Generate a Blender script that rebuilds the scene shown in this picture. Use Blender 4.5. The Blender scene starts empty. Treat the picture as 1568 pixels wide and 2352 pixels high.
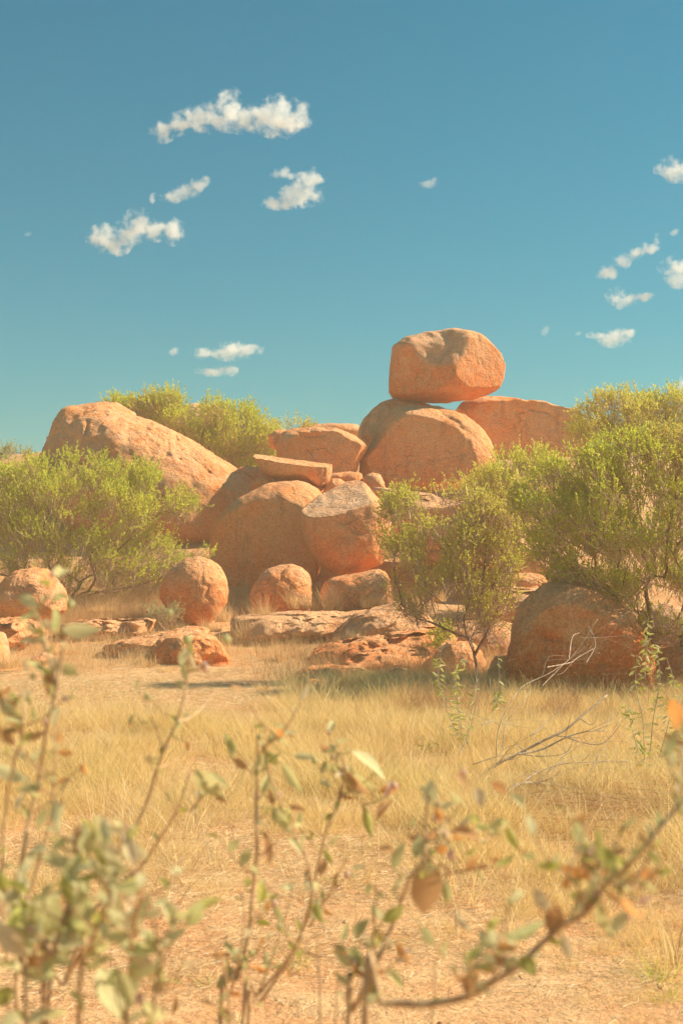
import bpy, bmesh, math, random
import numpy as np
from mathutils import Vector, Matrix, Quaternion

random.seed(7)
RNG = np.random.default_rng(7)
R = math.radians
sc = bpy.context.scene
C = sc.collection

# ------------------------------------------------------------------ camera, light, exposure
F = 3267.0            # focal length in picture units (picture is 1568 x 2352 units)
HX, HY = 784.0, 1300.0
EYE = 1.6
cam_d = bpy.data.cameras.new('camera')
cam = bpy.data.objects.new('camera', cam_d); C.objects.link(cam)
cam.location = (0, 0, EYE); cam.rotation_euler = (R(90), 0, 0)
cam_d.sensor_fit = 'HORIZONTAL'; cam_d.sensor_width = 24.0; cam_d.lens = 50.0
cam_d.shift_y = (HY - 1176.0) / 1568.0
cam_d.clip_start = 0.05; cam_d.clip_end = 12000
cam_d.dof.use_dof = True; cam_d.dof.focus_distance = 26.0; cam_d.dof.aperture_fstop = 8.0
sc.camera = cam

SUN_EL, SUN_AZ = R(38.5), R(16)       # azimuth: degrees beyond the picture's right-hand side
sdir = Vector((math.cos(SUN_AZ) * math.cos(SUN_EL), math.sin(SUN_AZ) * math.cos(SUN_EL), math.sin(SUN_EL)))
sun_d = bpy.data.lights.new('sun', 'SUN'); sun_d.energy = 5.0; sun_d.angle = R(0.5); sun_d.color = (1.0, 0.83, 0.60)
sun = bpy.data.objects.new('sun', sun_d); C.objects.link(sun)
sun.rotation_euler = sdir.to_track_quat('Z', 'Y').to_euler(); sun.location = (30, 10, 40)

w = bpy.data.worlds.new('World'); sc.world = w; w.use_nodes = True
nt = w.node_tree; nt.nodes.clear()
sky = nt.nodes.new('ShaderNodeTexSky'); sky.sky_type = 'NISHITA'; sky.sun_disc = False
sky.sun_elevation = SUN_EL; sky.sun_rotation = math.pi / 2 - SUN_AZ
sky.air_density = 1.0; sky.dust_density = 0.5; sky.ozone_density = 3.0
tint = nt.nodes.new('ShaderNodeVectorMath'); tint.operation = 'MULTIPLY'
tint.inputs[1].default_value = (0.08, 0.66, 0.605)
bg = nt.nodes.new('ShaderNodeBackground'); bg.inputs[1].default_value = 0.078
wo = nt.nodes.new('ShaderNodeOutputWorld')
pw = nt.nodes.new('ShaderNodeVectorMath'); pw.operation = 'POWER'; pw.inputs[1].default_value = (1.25, 1.0, 1.0)
nt.links.new(sky.outputs[0], pw.inputs[0]); nt.links.new(pw.outputs[0], tint.inputs[0]); nt.links.new(tint.outputs[0], bg.inputs[0]); nt.links.new(bg.outputs[0], wo.inputs[0])

sc.view_settings.view_transform = 'Standard'; sc.view_settings.look = 'None'
sc.view_settings.exposure = 0.89; sc.view_settings.gamma = 1.0
sc.render.engine = 'CYCLES'
sc.cycles.use_denoising = True
sc.cycles.max_bounces = 12; sc.cycles.diffuse_bounces = 8; sc.cycles.transparent_max_bounces = 8
sc.cycles.transmission_bounces = 4; sc.cycles.volume_bounces = 6
sc.cycles.volume_max_steps = 128

# ------------------------------------------------------------------ numeric noise
def _hash(ix, iy, iz, k):
    h = (ix.astype(np.uint32) * np.uint32(374761393) + iy.astype(np.uint32) * np.uint32(668265263)
         + iz.astype(np.uint32) * np.uint32(2147483647) + np.uint32(k * 1013904223 & 0xffffffff))
    h = (h ^ (h >> np.uint32(13))) * np.uint32(1274126177)
    h = h ^ (h >> np.uint32(16))
    return (h & np.uint32(0xffff)).astype(np.float64) / 65535.0

def noise3(p, k=0):
    p = np.asarray(p, float); i = np.floor(p).astype(np.int64); f = p - i
    u = f * f * f * (f * (f * 6 - 15) + 10)
    out = 0.0
    for dx in (0, 1):
        wx = u[:, 0] if dx else 1 - u[:, 0]
        for dy in (0, 1):
            wy = u[:, 1] if dy else 1 - u[:, 1]
            for dz in (0, 1):
                wz = u[:, 2] if dz else 1 - u[:, 2]
                out = out + wx * wy * wz * _hash(i[:, 0] + dx, i[:, 1] + dy, i[:, 2] + dz, k)
    return out * 2 - 1

def fbm(p, octv=4, k=0, rough=0.5):
    p = np.asarray(p, float); a, s, o = 1.0, 0.0, 0.0
    for n in range(octv):
        o = o + a * noise3(p * (2.03 ** n) + 17.3 * n, k + n); s += a; a *= rough
    return o / s

def sstep(a, b, x):
    t = np.clip((x - a) / (b - a), 0, 1); return t * t * (3 - 2 * t)

# ------------------------------------------------------------------ terrain
GY = np.array([-400, 0, 20, 22, 25, 28, 31, 34, 37, 40, 46, 60, 110, 9000.])
GZ = np.array([0, 0, 0, .03, .22, .48, .95, 1.75, 2.8, 3.9, 5.5, 5.0, 0, 0.])
def ground(x, y):
    x = np.atleast_1d(np.asarray(x, float)); y = np.atleast_1d(np.asarray(y, float))
    z = np.interp(y, GY, GZ)
    fall = np.exp(-(np.abs(x) / 22.0) ** 4)
    z = z * fall
    q = np.stack([x * .35, y * .35, np.zeros_like(x)], 1)
    near = np.exp(-(np.hypot(x, y) / 160.0) ** 2)
    z = z + fbm(q, 4, 5) * 0.07 * near
    return z
def gz(x, y): return float(ground(x, y)[0])
def at(px, py, Y): return Vector(((px - HX) / F * Y, Y, EYE + (HY - py) / F * Y))
def gpx(px, Y):
    x = (px - HX) / F * Y
    return Vector((x, Y, gz(x, Y)))

# ------------------------------------------------------------------ helpers
def tag(o, label=None, cat=None, group=None, kind=None):
    if label: o['label'] = label
    if cat: o['category'] = cat
    if group: o['group'] = group
    if kind: o['kind'] = kind
    return o

def empty(name, loc):
    o = bpy.data.objects.new(name, None); C.objects.link(o); o.location = loc
    o.empty_display_size = 0.1
    return o

def mesh_np(name, V, faces, mat=None, smooth=False):
    """faces: list of int arrays (n,k)"""
    me = bpy.data.meshes.new(name)
    V = np.asarray(V, np.float32)
    me.vertices.add(len(V)); me.vertices.foreach_set('co', V.ravel())
    loops = np.concatenate([f.ravel() for f in faces]).astype(np.int32)
    sizes = np.concatenate([np.full(len(f), f.shape[1]) for f in faces]).astype(np.int32)
    starts = np.concatenate([[0], np.cumsum(sizes)[:-1]]).astype(np.int32)
    me.loops.add(len(loops)); me.loops.foreach_set('vertex_index', loops)
    me.polygons.add(len(sizes)); me.polygons.foreach_set('loop_start', starts)
    me.polygons.foreach_set('loop_total', sizes)
    me.polygons.foreach_set('use_smooth', np.full(len(sizes), smooth))
    me.update(calc_edges=True)
    if mat: me.materials.append(mat)
    return me

def link(name, me, parent=None, loc=None):
    o = bpy.data.objects.new(name, me); C.objects.link(o)
    if parent is not None: o.parent = parent
    if loc is not None: o.location = loc
    return o

# ------------------------------------------------------------------ materials
class NT:
    def __init__(s, name):
        s.m = bpy.data.materials.new(name); s.m.use_nodes = True
        s.t = s.m.node_tree; s.t.nodes.clear()
        s.out = s.n('OutputMaterial')
    def n(s, kind, **kw):
        nd = s.t.nodes.new('ShaderNode' + kind)
        for k, v in kw.items(): setattr(nd, k, v)
        return nd
    def l(s, a, b): s.t.links.new(a, b)
    def set(s, inp, v):
        if hasattr(v, 'is_linked') or isinstance(v, bpy.types.NodeSocket): s.l(v, inp)
        else: inp.default_value = v
    def noise(s, vec, scale, detail=4, rough=.55, dist=0.0):
        nd = s.n('TexNoise'); nd.inputs['Scale'].default_value = scale; nd.inputs['Detail'].default_value = detail
        nd.inputs['Roughness'].default_value = rough; nd.inputs['Distortion'].default_value = dist
        if vec is not None: s.l(vec, nd.inputs['Vector'])
        return nd.outputs['Fac']
    def maprange(s, v, a, b, c=0., d=1., smooth=True):
        nd = s.n('MapRange'); nd.interpolation_type = 'SMOOTHSTEP' if smooth else 'LINEAR'
        s.set(nd.inputs['Value'], v)
        for k, x in zip(('From Min', 'From Max', 'To Min', 'To Max'), (a, b, c, d)): nd.inputs[k].default_value = x
        return nd.outputs[0]
    def math(s, op, a, b=0.0, c=None):
        nd = s.n('Math', operation=op); s.set(nd.inputs[0], a); s.set(nd.inputs[1], b)
        if c is not None: s.set(nd.inputs[2], c)
        return nd.outputs[0]
    def mix(s, fac, a, b, mode='MIX'):
        nd = s.n('Mix', data_type='RGBA', blend_type=mode)
        s.set(nd.inputs['Factor'], fac)
        for i, v in ((6, a), (7, b)):
            if isinstance(v, tuple): nd.inputs[i].default_value = (*v[:3], 1)
            else: s.l(v, nd.inputs[i])
        return nd.outputs[2]
    def mapping(s, vec, loc=(0,0,0), scale=(1,1,1), rot=(0,0,0)):
        nd = s.n('Mapping'); s.l(vec, nd.inputs[0])
        nd.inputs['Location'].default_value = loc; nd.inputs['Scale'].default_value = scale; nd.inputs['Rotation'].default_value = rot
        return nd.outputs[0]
    def finish(s, col, rough=.9, bump=None, bstr=.5, bdist=.02, transl=None, spec=.15):
        bs = s.n('BsdfPrincipled'); s.set(bs.inputs['Base Color'], col if not isinstance(col, tuple) else (*col, 1))
        s.set(bs.inputs['Roughness'], rough); bs.inputs['Specular IOR Level'].default_value = spec
        if bump is not None:
            b = s.n('Bump'); b.inputs['Strength'].default_value = bstr; b.inputs['Distance'].default_value = bdist
            s.l(bump, b.inputs['Height']); s.l(b.outputs[0], bs.inputs['Normal'])
        sh = bs.outputs[0]
        if transl is not None:
            tr = s.n('BsdfTranslucent'); s.set(tr.inputs[0], col if not isinstance(col, tuple) else (*col, 1))
            mx = s.n('MixShader'); mx.inputs[0].default_value = transl
            s.l(sh, mx.inputs[1]); s.l(tr.outputs[0], mx.inputs[2]); sh = mx.outputs[0]
        s.l(sh, s.out.inputs['Surface'])
        return s.m

def rock_material():
    s = NT('granite')
    tc = s.n('TexCoord'); oi = s.n('ObjectInfo')
    off = s.n('VectorMath', operation='SCALE'); off.inputs[0].default_value = (37.1, 11.7, 23.3)
    s.l(oi.outputs['Random'], off.inputs['Scale'])
    add = s.n('VectorMath', operation='ADD'); s.l(tc.outputs['Object'], add.inputs[0]); s.l(off.outputs[0], add.inputs[1])
    v = add.outputs[0]
    sep = s.n('SeparateColor'); s.l(oi.outputs['Color'], sep.inputs[0])
    grey, red, pale = sep.outputs[0], sep.outputs[1], sep.outputs[2]
    n1 = s.noise(v, 0.8, 6, .6, .6)
    n2 = s.noise(v, 2.6, 6, .65, .4)
    base = s.mix(s.maprange(n1, .42, .56), (.95, .35, .12), (.93, .45, .20))
    base = s.mix(s.maprange(n2, .48, .62, 0, .65), base, (.92, .58, .34))
    # mineral staining, red, stored per vertex and broken with noise
    st = s.n('Attribute'); st.attribute_name = 'stain'
    stn = s.math('ADD', st.outputs['Fac'], s.math('MULTIPLY', s.math('SUBTRACT', n2, .5), 1.8))
    base = s.mix(s.math('MULTIPLY', s.maprange(stn, .30, .80), red), base, (.90, .21, .035))
    # grey lichen crust
    n3 = s.noise(v, 1.5, 8, .7, .2)
    gm = s.maprange(s.math('ADD', n3, s.math('MULTIPLY', grey, .35)), .60, .72)
    gatt = s.n('Attribute'); gatt.attribute_name = 'fresh'
    gm2 = s.math('MAXIMUM', s.math('MULTIPLY', gm, .7), gatt.outputs['Fac'])
    base = s.mix(s.math('MULTIPLY', gm, .5), base, (.74, .44, .26))
    base = s.mix(gatt.outputs['Fac'], base, (.82, .58, .40))
    base = s.mix(pale, base, (.90, .62, .38))
    # vertical wash streaks
    st2 = s.noise(s.mapping(v, scale=(2.4, 2.4, .35)), 1.6, 5, .6)
    base = s.mix(s.maprange(st2, .52, .70, 0, .5), base, (.48, .19, .095))
    # grain
    g1 = s.noise(v, 30, 3, .7); g2 = s.noise(v, 95, 2, .6)
    base = s.mix(s.maprange(g1, .46, .64, 0, .48), base, (.48, .19, .09))
    base = s.mix(s.maprange(g1, .48, .34, 0, .45), base, (.92, .64, .40))
    base = s.mix(s.maprange(g2, .45, .65, 0, .22), base, (.28, .16, .11))
    # broken joints
    wv = s.noise(v, 1.1, 4, .6)
    dv = s.n('VectorMath', operation='MULTIPLY_ADD'); 
    nn = s.n('TexNoise'); nn.inputs['Scale'].default_value = 1.3; nn.inputs['Detail'].default_value = 4; s.l(v, nn.inputs['Vector'])
    s.l(nn.outputs['Color'], dv.inputs[0]); dv.inputs[1].default_value = (1.6, 1.6, 1.6); s.l(v, dv.inputs[2])
    vo = s.n('TexVoronoi', feature='DISTANCE_TO_EDGE'); vo.inputs['Scale'].default_value = .62; s.l(dv.outputs[0], vo.inputs['Vector'])
    line = s.math('MULTIPLY', s.maprange(vo.outputs['Distance'], 0.018, 0.0), s.maprange(wv, .56, .62))
    base = s.mix(s.math('MULTIPLY', line, .35), base, (.30, .13, .07))
    b1 = s.noise(v, 3.5, 8, .68, .3); b2 = s.noise(v, 22, 5, .7)
    step = s.maprange(s.noise(v, 1.9, 5, .55, .5), .535, .56)
    h = s.math('ADD', s.math('MULTIPLY', b1, 1.9), s.math('MULTIPLY', b2, .30))
    h = s.math('ADD', h, s.math('MULTIPLY', step, .30))
    h = s.math('SUBTRACT', h, s.math('MULTIPLY', line, .35))
    return s.finish(base, .92, h, 1.0, .075, spec=.1)

def ground_material():
    s = NT('sandy_ground')
    g = s.n('NewGeometry'); v = g.outputs['Position']
    n1 = s.noise(v, .5, 5, .6); n2 = s.noise(v, 3.0, 6, .65); n3 = s.noise(v, 40, 4, .7)
    base = s.mix(s.maprange(n1, .38, .62), (.58, .29, .135), (.60, .37, .19))
    base = s.mix(s.maprange(n2, .45, .65, 0, .7), base, (.62, .43, .23))
    base = s.mix(s.maprange(n3, .5, .68, 0, .55), base, (.33, .16, .085))
    base = s.mix(s.maprange(n3, .46, .30, 0, .5), base, (.75, .50, .29))
    # fine straw dust: stretched noise
    f1 = s.noise(s.mapping(v, scale=(6, 30, 6), rot=(0, 0, .3)), 3, 4, .7)
    f2 = s.noise(s.mapping(v, scale=(30, 8, 6), rot=(0, 0, -.5)), 3, 4, .7)
    base = s.mix(s.maprange(s.math('MAXIMUM', f1, f2), .58, .66, 0, .5), base, (.78, .58, .32))
    h = s.math('ADD', s.math('MULTIPLY', n2, 1.0), s.math('MULTIPLY', n3, .25))
    return s.finish(base, .95, h, .9, .05, spec=.05)

def blade_material(name, cols, transl=.35, patch=None):
    """colour differs from blade to blade"""
    s = NT(name)
    g = s.n('NewGeometry')
    oi = s.n('ObjectInfo')
    r = s.math('FRACT', s.math('ADD', g.outputs['Random Per Island'], oi.outputs['Random']))
    ramp = s.n('ValToRGB'); s.l(r, ramp.inputs[0])
    cr = ramp.color_ramp
    while len(cr.elements) < len(cols): cr.elements.new(.5)
    for i, c in enumerate(cols):
        cr.elements[i].position = i / (len(cols) - 1); cr.elements[i].color = (*c, 1)
    col = ramp.outputs[0]
    if patch:
        n = s.noise(g.outputs['Position'], patch[1], 4, .6)
        col = s.mix(s.maprange(n, .5, .68, 0, patch[2]), col, patch[0])
    return s.finish(col, .75, transl=transl, spec=.2)

def bark_material(name, a, b, scale=20):
    s = NT(name); tc = s.n('TexCoord')
    n = s.noise(s.mapping(tc.outputs['Object'], scale=(1, 1, .3)), scale, 5, .7)
    return s.finish(s.mix(s.maprange(n, .4, .62), a, b), .9, n, .6, .01)

M = {}
M['rock'] = rock_material()
M['ground'] = ground_material()
M['grass'] = blade_material('golden_grass', [(.76, .56, .22), (.86, .70, .36), (.66, .45, .18), (.82, .67, .30), (.92, .80, .50)], .42, ((.72, .62, .27), .8, .5))
M['grass_pale'] = blade_material('pale_grass', [(.78, .55, .27), (.86, .66, .36), (.62, .38, .18), (.80, .62, .34)], .40)
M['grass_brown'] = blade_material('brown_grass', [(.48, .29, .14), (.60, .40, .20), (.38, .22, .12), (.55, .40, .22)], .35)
M['green_grass'] = blade_material('green_grass', [(.60, .62, .12), (.52, .56, .10), (.74, .70, .22)], .4)
M['straw'] = blade_material('straw', [(.84, .66, .36), (.72, .50, .26), (.92, .80, .54), (.50, .32, .16)], .15)
M['leaf'] = blade_material('bush_leaf', [(.50, .58, .055), (.62, .68, .06), (.72, .72, .10), (.44, .52, .06), (.68, .66, .09)], .5, ((.66, .50, .18), 1.3, .65))
M['leaf_light'] = blade_material('light_bush_leaf', [(.58, .60, .07), (.68, .68, .10), (.74, .69, .13), (.50, .54, .07)], .5, ((.70, .56, .20), 1.0, .6))
M['leaf_grey'] = blade_material('grey_bush_leaf', [(.36, .42, .20), (.42, .46, .24), (.46, .48, .20)], .45)
M['twig'] = blade_material('twig_bark', [(.55, .36, .26), (.42, .27, .19), (.66, .50, .38), (.50, .34, .26)], 0.0)
M['bark'] = bark_material('tree_bark', (.20, .12, .08), (.34, .23, .17))
M['deadwood'] = bark_material('dead_wood', (.40, .31, .24), (.58, .48, .38))
M['stem'] = bark_material('weed_stem', (.48, .30, .17), (.66, .48, .28), 60)
M['stem_green'] = bark_material('green_stem', (.42, .38, .13), (.55, .45, .22), 60)

# ------------------------------------------------------------------ ground sheet
def graded(a, b, fine, n):
    t = np.linspace(-1, 1, n)
    return t
def make_ground():
    k = 4.2
    t = np.linspace(-1, 1, 261); xs = np.sinh(t * k * 1.9) / math.sinh(k * 1.9) * 4000
    ys = np.concatenate([-np.geomspace(4000, 2, 24), np.arange(0, 46, .22), np.geomspace(46.5, 8000, 50)])
    X, Y = np.meshgrid(xs, ys)
    Z = ground(X.ravel(), Y.ravel())
    q = np.stack([X.ravel() * 3, Y.ravel() * 3, 0 * Z], 1)
    near = np.exp(-(np.hypot(X.ravel(), Y.ravel() - 15) / 30) ** 2)
    Z = Z + fbm(q, 3, 9) * .025 * near
    V = np.stack([X.ravel(), Y.ravel(), Z], 1)
    nx, ny = len(xs), len(ys)
    i = np.arange(nx - 1)[None] + np.arange(ny - 1)[:, None] * nx
    f = np.stack([i, i + 1, i + nx + 1, i + nx], -1).reshape(-1, 4)
    o = link('ground', mesh_np('ground', V, [f], M['ground'], True)); tag(o, kind='structure')
    o['label'] = 'orange sandy ground littered with straw'
make_ground()

# ------------------------------------------------------------------ added haze
def make_haze():
    bm = bmesh.new(); bmesh.ops.create_cube(bm, size=1)
    for v in bm.verts: v.co = Vector((v.co.x * 150, 45 + v.co.y * 140, 4.0 + v.co.z * 12.0))
    me = bpy.data.meshes.new('haze'); bm.to_mesh(me); bm.free()
    s = NT('shade_lift_haze'); pv = s.n('VolumePrincipled'); pv.inputs['Color'].default_value = (1, .82, .60, 1)  # warm veil added to lift dark tones like a soft lens filter, not dust
    pv.inputs['Density'].default_value = HAZE; pv.inputs['Anisotropy'].default_value = 0.0
    s.l(pv.outputs[0], s.out.inputs['Volume']); me.materials.append(s.m)
    o = link('haze', me); tag(o, 'thin warm haze added over the whole place to lift the shade', kind='stuff')
HAZE = 0.0031
make_haze()

# ------------------------------------------------------------------ boulders
_ico = {}
def ico(n):
    if n not in _ico:
        bm = bmesh.new(); bmesh.ops.create_icosphere(bm, subdivisions=n, radius=1)
        V = np.array([v.co[:] for v in bm.verts]); Fc = np.array([[v.index for v in f.verts] for f in bm.faces])
        bm.free(); _ico[n] = (V, Fc)
    return _ico[n]

TR = {'P': (0, 0, 1), 'A': (820.75, 735, .3125), 'B': (465.5, 949.4, .3125), 'C': (61.25, 894.25, .3516),
      'D': (612.5, 1286.25, .3125), 'E': (1041.25, 1225, .336), 'F': (0, 1255.6, .3516)}
def conv(z, pts):
    a, b, s = TR[z]; return np.array([(a + u * s, b + v * s) for u, v in pts])

def radial(poly, c, n=720, sm=3):
    th = np.arange(n) / n * 2 * math.pi
    d = np.stack([np.cos(th), np.sin(th)], 1); r = np.zeros(n)
    P0 = poly - c; P1 = np.roll(P0, -1, 0)
    for a, b in zip(P0, P1):
        e = b - a; den = d[:, 0] * e[1] - d[:, 1] * e[0]
        den = np.where(np.abs(den) < 1e-9, 1e-9, den)
        t = (a[0] * e[1] - a[1] * e[0]) / den
        u = (a[0] * d[:, 1] - a[1] * d[:, 0]) / den
        ok = (u >= -1e-6) & (u <= 1 + 1e-6) & (t > 0)
        r = np.where(ok, np.maximum(r, t), r)
    k = np.exp(-np.linspace(-2, 2, sm * 2 + 1) ** 2); k /= k.sum()
    rr = np.concatenate([r[-sm:], r, r[:sm]])
    return np.convolve(rr, k, 'valid')

ROCKS = {}
def boulder(key, z, pts, Y, depth, label, name='boulder', p=2.5, lean=.0, sub=5, amp=1.0, cen=None, dents=(), cuts=(),
            cracks=(), cut3=None, stain=.5, grey=.3, red=.8, pale=0.0, layer=1.0, group='granite boulders of the rock pile', seed=None, prof=1.0, strat=0.0):
    poly = conv(z, pts)
    a, b, s = TR[z]
    if cen is None:
        c = np.array([(poly[:, 0].min() + poly[:, 0].max()) / 2, (poly[:, 1].min() + poly[:, 1].max()) / 2])
        c = .5 * c + .5 * poly.mean(0)
    else: c = conv(z, [cen])[0]
    sd = seed if seed is not None else (hash_s(key) % 97)
    m = Y / F                                   # metres per picture unit there
    Rr = radial(poly, c) * m
    size = Rr.mean()
    V, Fc = ico(sub)
    q = Quaternion((math.sin(sd), math.cos(sd * 1.7), .3), sd * .7).to_matrix()
    V = V @ np.array(q).T
    sx, sy, sz = V[:, 0], V[:, 1], V[:, 2]
    rho = np.hypot(sx, sz)
    ph = np.arctan2(np.abs(sy), rho)
    rr = 1 / (np.cos(ph) ** p + np.sin(ph) ** p) ** (1 / p)
    th = np.mod(np.arctan2(-sz, sx), 2 * math.pi)
    Rt = np.interp(th, np.arange(721) / 720 * 2 * math.pi, np.append(Rr, Rr[0]))
    rad = rr * np.cos(ph) * Rt
    X = rad * np.cos(th); Z = -rad * np.sin(th)
    D = depth
    Yv = np.sign(sy) * rr * np.sin(ph) * D
    Yv = Yv + lean * Z
    P = np.stack([X, Yv, Z], 1)
    N = np.stack([X / size ** 2, Yv / max(D, .1) ** 2, Z / size ** 2], 1)
    N /= np.linalg.norm(N, axis=1)[:, None] + 1e-9
    qn = P / size
    rim = 1 - .65 * rho ** 8                    # keep the outline near the traced one
    f1 = fbm(qn * 1.1 + sd, 3, sd)
    P = P + N * (f1 * .085 * size * amp * rim)[:, None]
    f2 = fbm(qn * 3.1 + sd * 2, 5, sd + 3, .55)
    P = P + N * (f2 * .040 * min(size, 1.6) * amp)[:, None]
    # shed shells of rock: terraces with crisp edges
    g = fbm(qn * 1.5 + 9 + sd, 4, sd + 7, .55)
    for lv, hgt in ((.02, .016), (.16, .020), (.30, .015)):
        P = P - N * (sstep(lv - .012, lv + .012, g) * hgt * min(size, 2.0) * layer)[:, None]
    if strat:
        sq = np.stack([P[:, 0] * .55, P[:, 1] * .55, (P[:, 2] - .12 * P[:, 0] + .25 * f1) * 4.5], 1)
        P[:, 1] += strat * fbm(sq + sd, 3, sd + 5) * .35; P[:, 2] += strat * fbm(sq * 1.1 + 5 + sd, 4, sd + 6) * .10
        bl = fbm(P * np.array([1.6, 1.6, 2.2]) + sd, 3, sd + 13); P[:, 1] += strat * .18 * sstep(-.02, .06, bl)
    # knobbly small relief
    fr = 1 - np.abs(fbm(P * 2.6 + sd, 4, sd + 11))
    P = P + N * ((fr - .8) * .05 * amp)[:, None]
    pxu = c[0] + P[:, 0] / m; pyv = c[1] - P[:, 2] / m
    U = (pxu - a) / s; W = (pyv - b) / s        # back to tracing units
    front = P[:, 1] < .15 * D
    fresh = np.zeros(len(P))
    def cutplane(n, d, soft=.02, mark=0.0, rough=.012):
        nonlocal P
        n = n / np.linalg.norm(n)
        h = P @ n - d
        over = np.maximum(h, 0)
        new = P - n[None] * (over * .985)[:, None]
        nz = fbm(P * 5 + 3, 4, 31) * rough * (h > 0)
        P = new + n[None] * nz[:, None]
        fresh[:] = np.maximum(fresh, mark * sstep(0, .03, h) * (.75 + .5 * fbm(P * 4, 4, 3)))
    for (n, d) in cuts: cutplane(np.array(n, float), d * size)
    if cut3:
        pp = []
        for (u, v, yy) in cut3[0]:
            x_, y_ = a + u * s, b + v * s
            pp.append(np.array([(x_ - c[0]) * m, yy, -(y_ - c[1]) * m]))
        n = np.cross(pp[1] - pp[0], pp[2] - pp[0]); n /= np.linalg.norm(n)
        if n[2] < 0: n = -n
        cutplane(n, float(n @ pp[0]), mark=cut3[1], rough=.028)
        if len(cut3) > 2:
            pp = [np.array([(a + u * s - c[0]) * m, yy, -(b + v * s - c[1]) * m]) for (u, v, yy) in cut3[2]]
            n = np.cross(pp[1] - pp[0], pp[2] - pp[0]); n /= np.linalg.norm(n)
            if n[0] < 0: n = -n
            keep = fresh.copy(); hh = P @ n - float(n @ pp[0]); cutplane(n, float(n @ pp[0]), rough=.05)
            fresh[:] = keep * (1 - sstep(-.02, .02, hh))
    for (cu, cv, ru, rv, dep) in dents:
        dd = np.hypot((U - cu) / ru, (W - cv) / rv)
        P[:, 1] += np.where(front, dep * (1 - sstep(.3, 1.0, dd)), 0)
        if key == 'balanced': fresh = np.maximum(fresh, np.where(front, .55 * (1 - sstep(.8, 1.05, dd + .15 * fbm(P * 3, 3, 2))), 0))
    for line, wd, dep in cracks:
        dmin = np.full(len(P), 1e9)
        for (u0, v0), (u1, v1) in zip(line[:-1], line[1:]):
            e = np.array([u1 - u0, v1 - v0], float); L2 = (e ** 2).sum()
            t = np.clip(((U - u0) * e[0] + (W - v0) * e[1]) / L2, 0, 1)
            dmin = np.minimum(dmin, np.hypot(U - u0 - t * e[0], W - v0 - t * e[1]))
        P[:, 1] += np.where(front, .65 * dep * np.exp(-(dmin / wd) ** 2), 0)
    loc = at(c[0], c[1], Y)
    me = mesh_np(name, P, [Fc], M['rock'], True)
    hgt = (P[:, 2] - P[:, 2].min()) / (np.ptp(P[:, 2]) + 1e-9)
    sa = me.attributes.new('stain', 'FLOAT', 'POINT'); sa.data.foreach_set('value', (stain * (1.25 - hgt)).astype(np.float32))
    fa = me.attributes.new('fresh', 'FLOAT', 'POINT'); fa.data.foreach_set('value', fresh.astype(np.float32))
    o = link(name, me, loc=loc)
    o.color = (grey, red, pale, 1)
    tag(o, label, 'rock' if name != 'boulder' else 'boulder', group)
    ROCKS[key] = (o, c, Y, size)
    return o

def hash_s(t): 
    h = 7
    for ch in t: h = (h * 31 + ord(ch)) & 0xffff
    return h

boulder('balanced', 'A', [(255,190),(345,125),(480,92),(620,75),(700,65),(840,78),(930,115),(1000,190),(1055,260),(1082,350),(1070,430),(1035,505),(940,545),(860,578),(760,598),(640,612),(540,614),(470,600),(350,580),(250,574),(225,530),(220,450),(235,340),(243,250)],
        38.0, 1.25, 'huge rounded boulder balanced on top of the rock pile against the sky', p=2.5, sub=6, lean=.12, stain=.75, grey=.3, layer=.4, amp=.8,
        dents=((585,205,235,195,.27),), cracks=(([(750,190),(745,300),(690,380),(665,470)], 9, .05), ([(920,360),(945,330)], 9, .04), ([(860,130),(880,190)], 9, .04), ([(240,290),(300,300)], 7, .04)),
        cuts=(((.50, -.85, .12), .87), ((-.35, -.92, -.1), .87)), group='boulders at the top of the rock pile')
boulder('pedestal', 'A', [(270,630),(350,612),(450,610),(560,625),(700,655),(800,690),(880,750),(940,810),(975,880),(1005,960),(1035,1050),(1040,1130),(1000,1200),(900,1240),(700,1262),(500,1262),(350,1250),(200,1235),(80,1205),(10,1140),(10,1040),(80,930),(140,800),(200,700)],
        37.2, 1.35, 'great domed boulder directly beneath the balanced boulder', sub=6, lean=.22, stain=.5, grey=.2, layer=.6, amp=.75, cuts=(((-.12, -1, .05), .72),),
        cracks=(([(590,690),(640,740),(720,780),(750,830)], 10, .09), ([(740,880),(830,875)], 7, .05), ([(780,900),(800,960),(740,1010),(800,1040)], 8, .06), ([(20,1150),(90,1090),(180,1130),(200,1230)], 8, .1)), group='boulders at the top of the rock pile')
boulder('shoulder', 'A', [(255,576),(180,600),(100,660),(40,730),(10,800),(0,880),(80,940),(200,1000),(400,1000),(600,800),(560,640),(430,592),(330,578)],
        38.6, .95, 'paler rounded boulder behind the great dome, under the left end of the balanced boulder', sub=6, lean=.15, grey=.6, stain=.2, pale=.15, group='boulders at the top of the rock pile')
boulder('right_back', 'A', [(715,662),(770,602),(840,572),(900,561),(1050,562),(1200,575),(1350,600),(1480,635),(1600,665),(1640,700),(1700,800),(1700,950),(1600,1010),(1300,1030),(1000,1020),(900,900),(800,780)],
        39.4, 1.3, 'long low boulder under the right end of the balanced boulder, half hidden by shrubs', sub=6, lean=.3, grey=.45, stain=.4, cuts=(((.1, -1, .05), .55),),
        cracks=(([(1150,800),(1190,730),(1160,700),(1210,690)], 9, .1), ([(1260,670),(1400,690),(1480,760),(1540,740)], 8, .08)), group='boulders at the top of the rock pile')
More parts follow.
